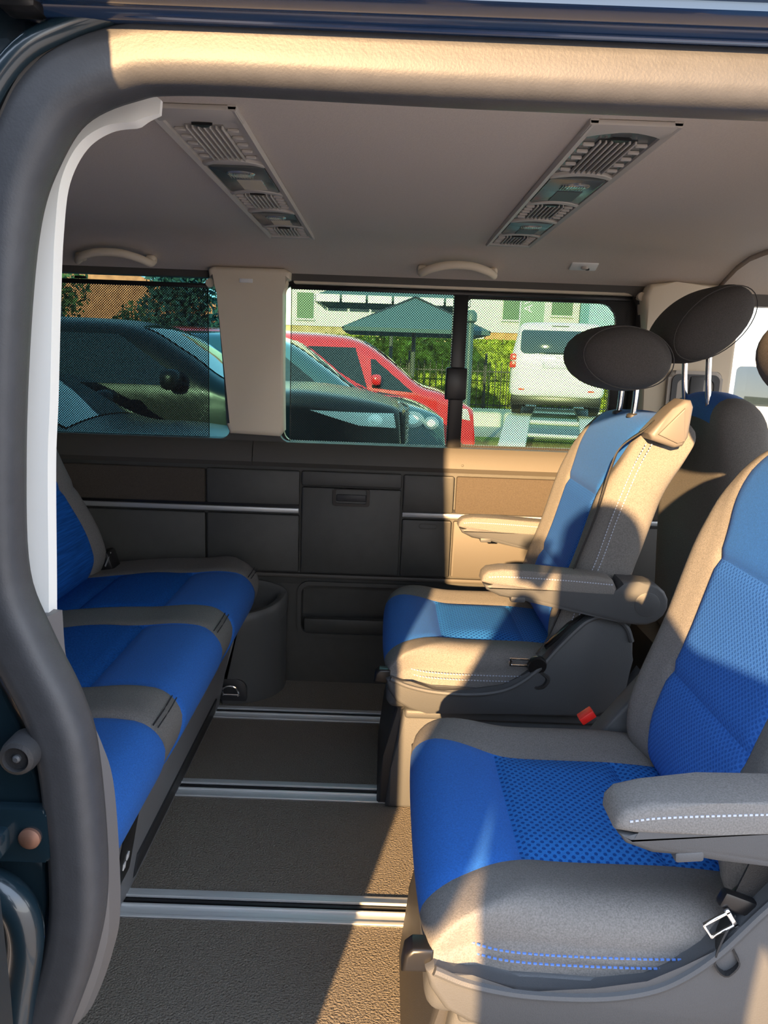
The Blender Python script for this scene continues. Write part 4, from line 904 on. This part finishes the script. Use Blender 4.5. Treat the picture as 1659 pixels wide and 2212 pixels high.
# D: red van
car('red compact van with black side window, parked behind the blue-grey car', 'D', 1.12, 9.4, 4.2, 1.62,
    [(0, 0.1), (0.02, 0.38), (0.10, 0.47), (0.45, 0.62), (0.72, 0.70), (1.1, 0.99), (1.45, 1.20), (1.9, 1.27), (3.2, 1.29), (4.0, 1.27), (4.15, 1.0), (4.2, 0.1)], lambda s: 0.62, REDP, (1.25, 0.76), (0.60, 1.42),
    [((0.80, 0.62), (1.30, 0.66), (1.33, 1.0), (1.28, 1.0)), ((1.36, 0.66), (2.25, 0.70), (2.20, 1.13), (1.52, 1.13))],
    dict(quads=[((0.08, 0.30), (0.30, 0.34), (0.34, 0.46), (0.12, 0.44))]), zb=-0.3)

# white vans seen from the rear
def rear_van(x, y, z, W, H, L, lab, ramp):
    t = thing('white_van', (x, y, z), lab, 'van')
    xs = lin(-W/2, W/2, 20); ys = lin(0, L, 16); zs = lin(0.14, H, 20)
    def wv(p):
        X, Y, Z = p; k = sst(H*0.50, H, Z); X *= 1-0.13*k; Y += 0.10*k*(1-Y/L)
        return Vector((X, Y, Z+0.02*(1-(2*X/W)**2)*(1 if Z > H*0.95 else 0)))
    pillow(xs, ys, zs, (0.16, 0.10, 0.12), lambda *a: 'van_body', wv, dict(van_body=WHITE), t)
    def slab(nm, poly, m, y0, y1, par=t):
        bm = bmesh.new(); prism(bm, poly, y0, y1, 0.004); ob = fin(bm, nm, m, par)
        bmv = ob.data.vertices
        for v in bmv: v.co.y += 0.10*sst(H*0.5, H, v.co.z)
        return ob
    slab('rear_window', rrect(-W*0.40, H*0.63, W*0.40, H*0.91, [0.05, 0.05, 0.09, 0.09]), CGLASS, -0.008, 0.02)
    bm = bmesh.new(); tube(bm, [(-0.05, 0.03, H*0.64), (0.25, 0.03, H*0.68), (0.5, 0.035, H*0.70)], 0.008, 6); fin(bm, 'rear_wiper', BLACK, t)
    slab('brake_light', rrect(-0.14, H*0.955, 0.14, H*0.97, 0.005), SEATP, 0.0, 0.03)
    for s in (-1, 1):
        for z0, z1 in ((0.46, 0.535), (0.55, 0.625)):
            slab('tail_light', rrect(min(s*W*0.5, s*W*0.435), H*z0, max(s*W*0.5, s*W*0.435), H*z1, 0.02), TAIL, -0.012, 0.12)
        slab('reflector', rrect(s*W*0.36-0.05, 0.27, s*W*0.36+0.05, 0.295, 0.004), TAIL, -0.01, 0.01)
    pl = slab('number_plate', rrect(-0.25, H*0.46, 0.25, H*0.54, 0.01), STEEL, -0.012, 0.01)
    slab('plate_field', rrect(-0.21, H*0.47, 0.21, H*0.53, 0.008), WHITE, -0.015, -0.012, pl)
    t.rotation_euler = (0, 0, -math.atan2(x, y))
    slab('badge', rrect(-0.03, H*0.58, 0.03, H*0.605, 0.01), HUB, -0.012, 0.0)
    bm = bmesh.new(); box2(bm, (-W/2+0.05, 0.05, 0.02), (W/2-0.05, L-0.2, 0.18), 0.02); fin(bm, 'underbody', BLACK, t)
    for s in (-1, 1):
        for yy in (0.7, L-0.8):
            bm = bmesh.new(); lathe(bm, [(0.15, s*(W/2-0.22)), (0.29, s*(W/2-0.20)), (0.29, s*(W/2-0.05)), (0.18, s*(W/2-0.03))], (0, yy, 0.13), 24, 'x'); fin(bm, 'wheel', TYRE, t)
        bm = bmesh.new(); box(bm, (s*(W/2+0.07), L*0.72, H*0.62), (0.10, 0.06, 0.16), 0.02); fin(bm, 'door_mirror', BLACK, t)
    return t
rear_van(2.82, 13.0, 0.315, 1.58, 1.38, 3.9, 'white van raised on a ramp, seen from the rear', True)
t = thing('vehicle_ramp', (2.75, 12.6, GZ+0.03), 'pale vehicle ramp on the lawn under the raised white van', 'ramp'); t.rotation_euler = (0, 0, -0.21)
for s in (-1, 1):
    bm = bmesh.new(); prism(bm, [(-2.6, 0.02), (-2.6, 0.06), (0.2, 0.58), (4.4, 0.58), (4.4, 0.50), (0.3, 0.50), (-2.3, 0.02)], s*0.60-0.20, s*0.60+0.20, 0.01, 'x'); fin(bm, 'ramp_track', STEEL, t)
bm = bmesh.new()
for yy in (0.3, 2.2, 4.2): tube(bm, [(-0.7, yy, 0.5), (0.7, yy, 0.5)], 0.04, 8, sm=2); tube(bm, [(-0.7, yy, 0.5), (-0.7, yy, 0.0)], 0.04, 8, sm=2); tube(bm, [(0.7, yy, 0.5), (0.7, yy, 0.0)], 0.04, 8, sm=2)
tube(bm, [(-0.45, -0.6, 0.36), (0.45, -0.6, 0.36)], 0.03, 8, sm=2)
fin(bm, 'ramp_frame', STEEL, t)
rear_van(4.35, 8.2, GZ+0.175, 1.62, 1.50, 3.9, 'white van seen through the clear front window beyond the driver seat', False)

# foliage
def foliage(bm, c, r, n, leaf, seed):
    rnd = random.Random(seed)
    for _ in range(n):
        d = Vector((rnd.gauss(0, 1), rnd.gauss(0, 1), rnd.gauss(0, 1))).normalized()*(rnd.random()**0.35)
        p = Vector((c[0]+d.x*r[0], c[1]+d.y*r[1], c[2]+d.z*r[2]))
        a = Vector((rnd.uniform(-1, 1), rnd.uniform(-1, 1), rnd.uniform(-1, 1))).normalized(); b = a.cross(Vector((rnd.uniform(-1, 1), rnd.uniform(-1, 1), rnd.uniform(-1, 1)))).normalized(); l = leaf*rnd.uniform(0.6, 1.3)
        v = [bm.verts.new(p+q) for q in (a*l, b*l*0.5, -a*l, -b*l*0.5)]; bm.faces.new(v)
def tree(x, y, h, rad, lab, m, nm, n=1800, leaf=0.10, seed=1, conic=False):
    t = thing(nm, (x, y, GZ), lab, 'tree', 'trees behind the parked cars')
    bm = bmesh.new(); tube(bm, [(0, 0, 0), (0.03, 0.02, h*0.4), (0, 0, h*0.85)], 0.10, 8, scale=lambda s: 1-0.7*s); fin(bm, 'trunk', BARK, t)
    bm = bmesh.new()
    if conic:
        for k in range(9): f = k/8; foliage(bm, (0, 0, h*(0.15+0.8*f)), (rad*(1.05-f*0.85), rad*(1.05-f*0.85), h*0.10), n//9, leaf, seed+k)
    else:
        rnd = random.Random(seed)
        for k in range(9): foliage(bm, (rnd.uniform(-0.5, 0.5)*rad, rnd.uniform(-0.5, 0.5)*rad, h*0.7+rnd.uniform(-0.3, 0.3)*rad), (rad*0.6,)*3, n//9, leaf, seed+k)
    fin(bm, 'crown', m, t, 0); return t
tree(-3.15, 12.2, 3.8, 1.15, 'dark bluish spruce beyond the black off-road car', SPRUCE, 'spruce_tree', 9500, 0.055, 3, True)
tree(-5.7, 12.6, 3.1, 1.1, 'olive green tree at the far left behind the grey pole', OLIVE, 'olive_tree', 4500, 0.055, 12)
tree(-4.75, 15.4, 2.5, 0.75, 'low olive shrub tree between the grey pole and the spruce', OLIVE, 'olive_tree', 3500, 0.05, 31)
tree(6.6, 16.6, 2.2, 0.7, 'yellow green shrub beside the white van seen past the driver seat', HEDGE, 'garden_shrub', 1800, 0.07, 44)
t = thing('concrete_pole', (-4.70, 10.6, GZ), 'thick grey pole behind the black off-road car at far left', 'pole')
bm = bmesh.new(); tube(bm, [(0.15, 0, 0), (0.05, 0, 1.5), (-0.1, 0, 3.6)], 0.30, 20, scale=lambda s: 1.15-0.35*s); fin(bm, 'shaft', BARK, t)

# hedge and iron fence
t = thing('hedge', (1.7, 19.6, GZ), 'long clipped green hedge behind the iron fence', 'hedge')
bm = bmesh.new(); rnd = random.Random(5)
box2(bm, (-3.6, -0.25, 0.0), (4.8, 0.25, 1.95), 0.05)
for _ in range(9000):
    f_ = rnd.random(); p = Vector((rnd.uniform(-3.7, 4.9), -0.28+rnd.uniform(-0.05, 0.05), rnd.uniform(0.0, 2.02))) if f_ < 0.8 else Vector((rnd.uniform(-3.7, 4.9), rnd.uniform(-0.3, 0.3), 1.97+rnd.uniform(0, 0.07)))
    a = Vector((rnd.uniform(-1, 1), rnd.uniform(-1, 1), rnd.uniform(-1, 1))).normalized()*0.055; b = a.cross(Vector((rnd.random(), rnd.random(), rnd.random()))).normalized()*0.03
    bm.faces.new([bm.verts.new(p+q) for q in (a, b, -a, -b)])
fin(bm, 'leaves', HEDGE, t, 0)
t = thing('iron_fence', (1.7, 18.4, GZ), 'black iron railing fence on a low pale wall in front of the hedge', 'fence')
bm = bmesh.new(); box2(bm, (-3.6, -0.06, 0), (4.8, 0.06, 0.42)); fin(bm, 'low_wall', CREAM, t)
bm = bmesh.new()
for k in range(60): box(bm, (-3.5+k*0.14, 0, 0.95), (0.018, 0.018, 1.1))
for z in (0.5, 1.28): box(bm, (0.6, 0, z), (8.4, 0.03, 0.03))
fin(bm, 'railing', IRON, t)
for k in range(5):
    bm = bmesh.new(); box(bm, (-3.0+k*1.8, -0.02, 0.85), (0.05, 0.05, 1.7)); fin(bm, 'fence_post', IRON, t)
# building
t = thing('building', (1.5, 27.0, GZ), 'cream house with green shutters beyond the hedge', 'building')
bm = bmesh.new(); box2(bm, (-6.0, 0, 0), (6.2, 3.0, 6.5)); fin(bm, 'wall', CREAM, t)
for x0, x1, z0, z1 in ((-4.65, -4.10, 2.75, 3.6), (-2.0, -1.4, 3.2, 4.2), (2.35, 2.95, 2.95, 4.0), (4.0, 4.7, 3.15, 4.2)):
    bm = bmesh.new(); box2(bm, (x0, -0.06, z0), (x1, 0.02, z1)); w_ = fin(bm, 'window_shutter', SHUT, t)
    bx('window_ledge', (x0-0.05, -0.1, z0-0.06), (x1+0.05, 0.02, z0), CREAM, w_)
bm = bmesh.new(); box2(bm, (-6.2, -0.3, 6.5), (6.4, 3.2, 6.7)); fin(bm, 'roof', TERRA, t)
bx('drain_pipe', (4.95, -0.08, 0), (5.03, 0.0, 6.4), SHUT, t)
t = thing('garden_wall', (0.5, 23.0, GZ), 'low ochre garden wall below the cream house', 'wall')
bm = bmesh.new(); box2(bm, (-5.0, -0.2, 0), (2.0, 0.2, 2.35)); fin(bm, 'wall', WALLG, t)
bm = bmesh.new(); box2(bm, (2.3, -0.2, 0), (4.6, 0.2, 2.35)); fin(bm, 'wall', TERRA, t)
bm = bmesh.new(); box2(bm, (-5.1, -0.24, 2.35), (4.6, 0.24, 2.42)); fin(bm, 'coping', CREAM, t)
t = thing('shed', (8.6, 24.0, GZ), 'orange and blue shed at the right edge of the far window', 'shed')
for nm, x0, x1, m in (('wall', -2.6, -1.7, BODYT if False else mat('pale_blue', (0.25, 0.42, 0.45), 0.8)), ('door', -1.7, -1.0, mat('orange_door', (0.85, 0.20, 0.04), 0.6)), ('wall', -1.0, 1.5, mat('brown_wall', (0.10, 0.05, 0.045), 0.8))):
    bm = bmesh.new(); box2(bm, (x0, -0.1, 0), (x1, 1.0, 4.3)); fin(bm, nm, m, t)
t = thing('terracotta_house', (-7.0, 20.0, GZ), 'house with a terracotta tiled roof behind the trees at left', 'building')
bm = bmesh.new(); box2(bm, (-2.0, 0, 0), (2.0, 3.0, 2.3)); fin(bm, 'wall', CREAM, t)
bm = bmesh.new(); prism(bm, [(-2.3, 2.2), (-1.6, 3.45), (-0.2, 3.55), (2.7, 2.75), (2.7, 2.2)], -0.4, 3.2, 0.02); fin(bm, 'roof', mat('roof_tiles', (0.85, 0.20, 0.09), 0.8, noise=0.3, nscale=5), t)
# parasols
def parasol(x, y, h, r, lab, m, val):
    t = thing('parasol', (x, y, GZ), lab, 'parasol', 'dark parasols behind the red van')
    bm = bmesh.new(); tube(bm, [(0, 0, 0), (0, 0, h)], 0.035, 8, sm=2); fin(bm, 'pole', BARK, t)
    bm = bmesh.new(); c = bm.verts.new((0, 0, h+0.34*r)); rim = [bm.verts.new((r*math.cos(a), r*math.sin(a), h)) for a in [PI/4+PI/2*k for k in range(4)]]
    rim2 = [bm.verts.new((v.co.x, v.co.y, h-0.06)) for v in rim]; c2 = bm.verts.new((0, 0, h+0.33*r-0.06))
    for k in range(4):
        bm.faces.new((c, rim[k], rim[(k+1) % 4])); bm.faces.new((rim[k], rim2[k], rim2[(k+1) % 4], rim[(k+1) % 4])); bm.faces.new((c2, rim2[(k+1) % 4], rim2[k]))
    cn = fin(bm, 'canopy', m, t, 20)
    bm = bmesh.new()
    for k in range(4):
        a = rim_pts(r, k); tube(bm, [(a[0], a[1], h-0.02), (0, 0, h+0.34*r+0.01)], 0.018, 6, sm=2)
    fin(bm, 'rib', IRON, t)
    if val:
        bm = bmesh.new()
        for k in range(4):
            a = Vector((*rim_pts(r, k), 0)); b = Vector((*rim_pts(r, k+1), 0)); n = 6
            for i in range(n):
                p = a.lerp(b, (i+0.5)/n)*1.012; d_ = (b-a).normalized()
                box(bm, (p.x, p.y, h-0.055), ((b-a).length/n*0.92, 0.012, 0.13), 0, 1, Matrix.Rotation(math.atan2(d_.y, d_.x), 3, 'Z').to_euler())
        fin(bm, 'valance', WHITE, t)
def rim_pts(r, k): a = PI/4+PI/2*k; return (r*math.cos(a), r*math.sin(a))
parasol(0.05, 15.6, 2.57, 1.95, 'large dark parasol with a white valance, the higher of the two', CANV, True)
parasol(0.42, 13.2, 1.95, 1.60, 'lower dark grey-blue parasol in front of the white-edged one', CANV, False)
t = thing('lamp_post', (1.17, 11.4, GZ+0.03), 'teal grey lamp post right of the window divider', 'lamp post')
bm = bmesh.new(); tube(bm, [(0, 0, 0), (0, 0, 1.5), (0.0, 0, 2.0)], 0.055, 14, scale=lambda s: 1.1-0.2*s); fin(bm, 'post', mat('teal_post', (0.035, 0.07, 0.085), 0.5), t)
bm = bmesh.new(); lathe(bm, [(0.05, 2.0), (0.09, 2.03), (0.09, 2.12), (0.05, 2.18)], (0, 0, 0), 14); fin(bm, 'lamp_head', mat('teal_head', (0.05, 0.09, 0.10), 0.5), t)
t = thing('feather_flag', (3.35, 20.4, GZ), 'tall narrow grey advertising flag with pale letters behind the white van', 'flag')
bm = bmesh.new(); tube(bm, [(0, 0, 0), (0, 0, 4.2)], 0.02, 6, sm=2); fin(bm, 'mast', STEEL, t)
bm = bmesh.new(); box2(bm, (0.0, -0.01, 1.9), (0.62, 0.01, 4.1)); fl = fin(bm, 'banner', mat('flag_green', (0.22, 0.30, 0.24), 0.8), t)
cu = bpy.data.curves.new('lettering', 'FONT'); cu.body = 'AVO'; cu.size = 0.30; cu.extrude = 0.004; cu.align_x = 'CENTER'
lo = bpy.data.objects.new('lettering', cu); C.objects.link(lo)
dg = bpy.context.evaluated_depsgraph_get(); me = bpy.data.meshes.new_from_object(lo.evaluated_get(dg)); bpy.data.objects.remove(lo)
lt_ = link('lettering', me, WHITE, t); lt_.rotation_euler = (PI/2, -PI/2, 0); lt_.location = (0.30, -0.02, 3.1)

#@@PHOTOG
# the photographer standing outside the door, whose shadow falls on the seats
t = thing('person', (0.025, -0.36, GZ), 'person in dark clothes standing outside, holding up a phone', 'person')
SKIN = mat('skin', (0.55, 0.33, 0.24), 0.6); CLOTH = mat('dark_jacket', (0.05, 0.05, 0.06), 0.9); HAIR = mat('dark_hair', (0.03, 0.02, 0.015), 0.8); JEANS = mat('jeans', (0.05, 0.07, 0.12), 0.9)
def skin_body(name, verts, edges, radii, m, parent, root=0, sub=2):
    me = bpy.data.meshes.new(name); me.from_pydata(verts, edges, []); o = bpy.data.objects.new(name, me); C.objects.link(o); o.parent = parent
    md = o.modifiers.new('skin', 'SKIN'); md.use_smooth_shade = True
    for i, r in enumerate(radii):
        sv = me.skin_vertices[0].data[i]; sv.radius = (r, r) if not isinstance(r, tuple) else r; sv.use_root = (i == root)
    s = o.modifiers.new('subdivision', 'SUBSURF'); s.levels = sub; s.render_levels = sub
    me.materials.append(m); return o
Hh = 1.60
bv = [(0, 0, 0.80), (0, 0, 0.95), (0, 0, 1.12), (0, 0, 1.27), (0, 0.01, 1.35), (0, 0.02, 1.42),
      (0.075, 0, 0.76), (0.085, 0.01, 0.42), (0.09, -0.01, 0.06), (0.095, 0.12, 0.03),
      (-0.075, 0, 0.76), (-0.085, 0.01, 0.42), (-0.09, -0.01, 0.06), (-0.095, 0.12, 0.03),
      (0.165, 0, 1.275), (0.255, 0.08, 1.02), (0.14, 0.28, 1.27), (0.125, 0.315, 1.33),
      (-0.165, 0, 1.275), (-0.245, 0.06, 1.06), (-0.10, 0.26, 1.28), (-0.075, 0.30, 1.335)]
be = [(0, 1), (1, 2), (2, 3), (3, 4), (4, 5), (0, 6), (6, 7), (7, 8), (8, 9), (0, 10), (10, 11), (11, 12), (12, 13), (3, 14), (14, 15), (15, 16), (16, 17), (3, 18), (18, 19), (19, 20), (20, 21)]
br = [(0.185, 0.11), (0.15, 0.10), (0.17, 0.10), (0.13, 0.085), 0.045, 0.05, 0.095, 0.07, 0.045, 0.035, 0.095, 0.07, 0.045, 0.035, 0.075, 0.072, 0.040, 0.025, 0.075, 0.070, 0.040, 0.025]
skin_body('body', bv, be, br, CLOTH, t)
bm = bmesh.new(); bmesh.ops.create_uvsphere(bm, u_segments=24, v_segments=18, radius=1.0)
for v in bm.verts:
    d = v.co; jaw = 1-0.22*max(0, -d.z); v.co = Vector((d.x*0.074*jaw, 0.03+d.y*0.088*(1 if d.y < 0 else jaw), 1.475+d.z*0.105))
    if d.y > 0.8 and abs(d.x) < 0.25: v.co.y += 0.012*max(0, 1-abs(d.z+0.1)*4)
fin(bm, 'head', SKIN, t)
bm = bmesh.new(); bmesh.ops.create_uvsphere(bm, u_segments=20, v_segments=14, radius=1.0)
for v in bm.verts: v.co = Vector((v.co.x*0.084, 0.02+v.co.y*0.092, 1.50+v.co.z*0.092)) if not (v.co.y > 0.3 and v.co.z < 0.35) else Vector((v.co.x*0.072, 0.01+v.co.y*0.075, 1.50+v.co.z*0.07))
fin(bm, 'hair', HAIR, t)
def hand(cx, cy, cz, sgn, nm='hand'):
    bv = [(0, 0, 0), (0, 0.02, 0.035)]; be = [(0, 1)]; br = [(0.022, 0.014), (0.030, 0.012)]
    for k, (dx, ln) in enumerate(((-0.027, 0.055), (-0.009, 0.064), (0.009, 0.060), (0.027, 0.048))):
        i = len(bv); bv += [(dx, 0.03, 0.06), (dx*1.05-0.004*sgn, 0.045, 0.06+ln*0.45), (dx*1.05-0.012*sgn, 0.035, 0.06+ln*0.85)]; be += [(1, i), (i, i+1), (i+1, i+2)]; br += [0.009, 0.008, 0.007]
    i = len(bv); bv += [(-0.030*sgn, 0.01, 0.025), (-0.050*sgn, 0.02, 0.05), (-0.048*sgn, 0.03, 0.075)]; be += [(0, i), (i, i+1), (i+1, i+2)]; br += [0.011, 0.009, 0.008]
    o = skin_body(nm, bv, be, br, SKIN, t, sub=1); o.location = (cx, cy, cz); return o
hand(0.118, 0.335, 1.335, 1); hand(-0.070, 0.315, 1.335, -1)
t_person = t
ph = thing('phone', (-0.005, -0.045, 0.98), 'black phone held up by the person outside the door', 'phone')
bm = bmesh.new(); box(bm, (0.045, 0, -0.02), (0.075, 0.008, 0.145), 0.004, 3); fin(bm, 'phone_body', BLACK, ph)
t_person.scale = (1.05, 1.05, 1.05)
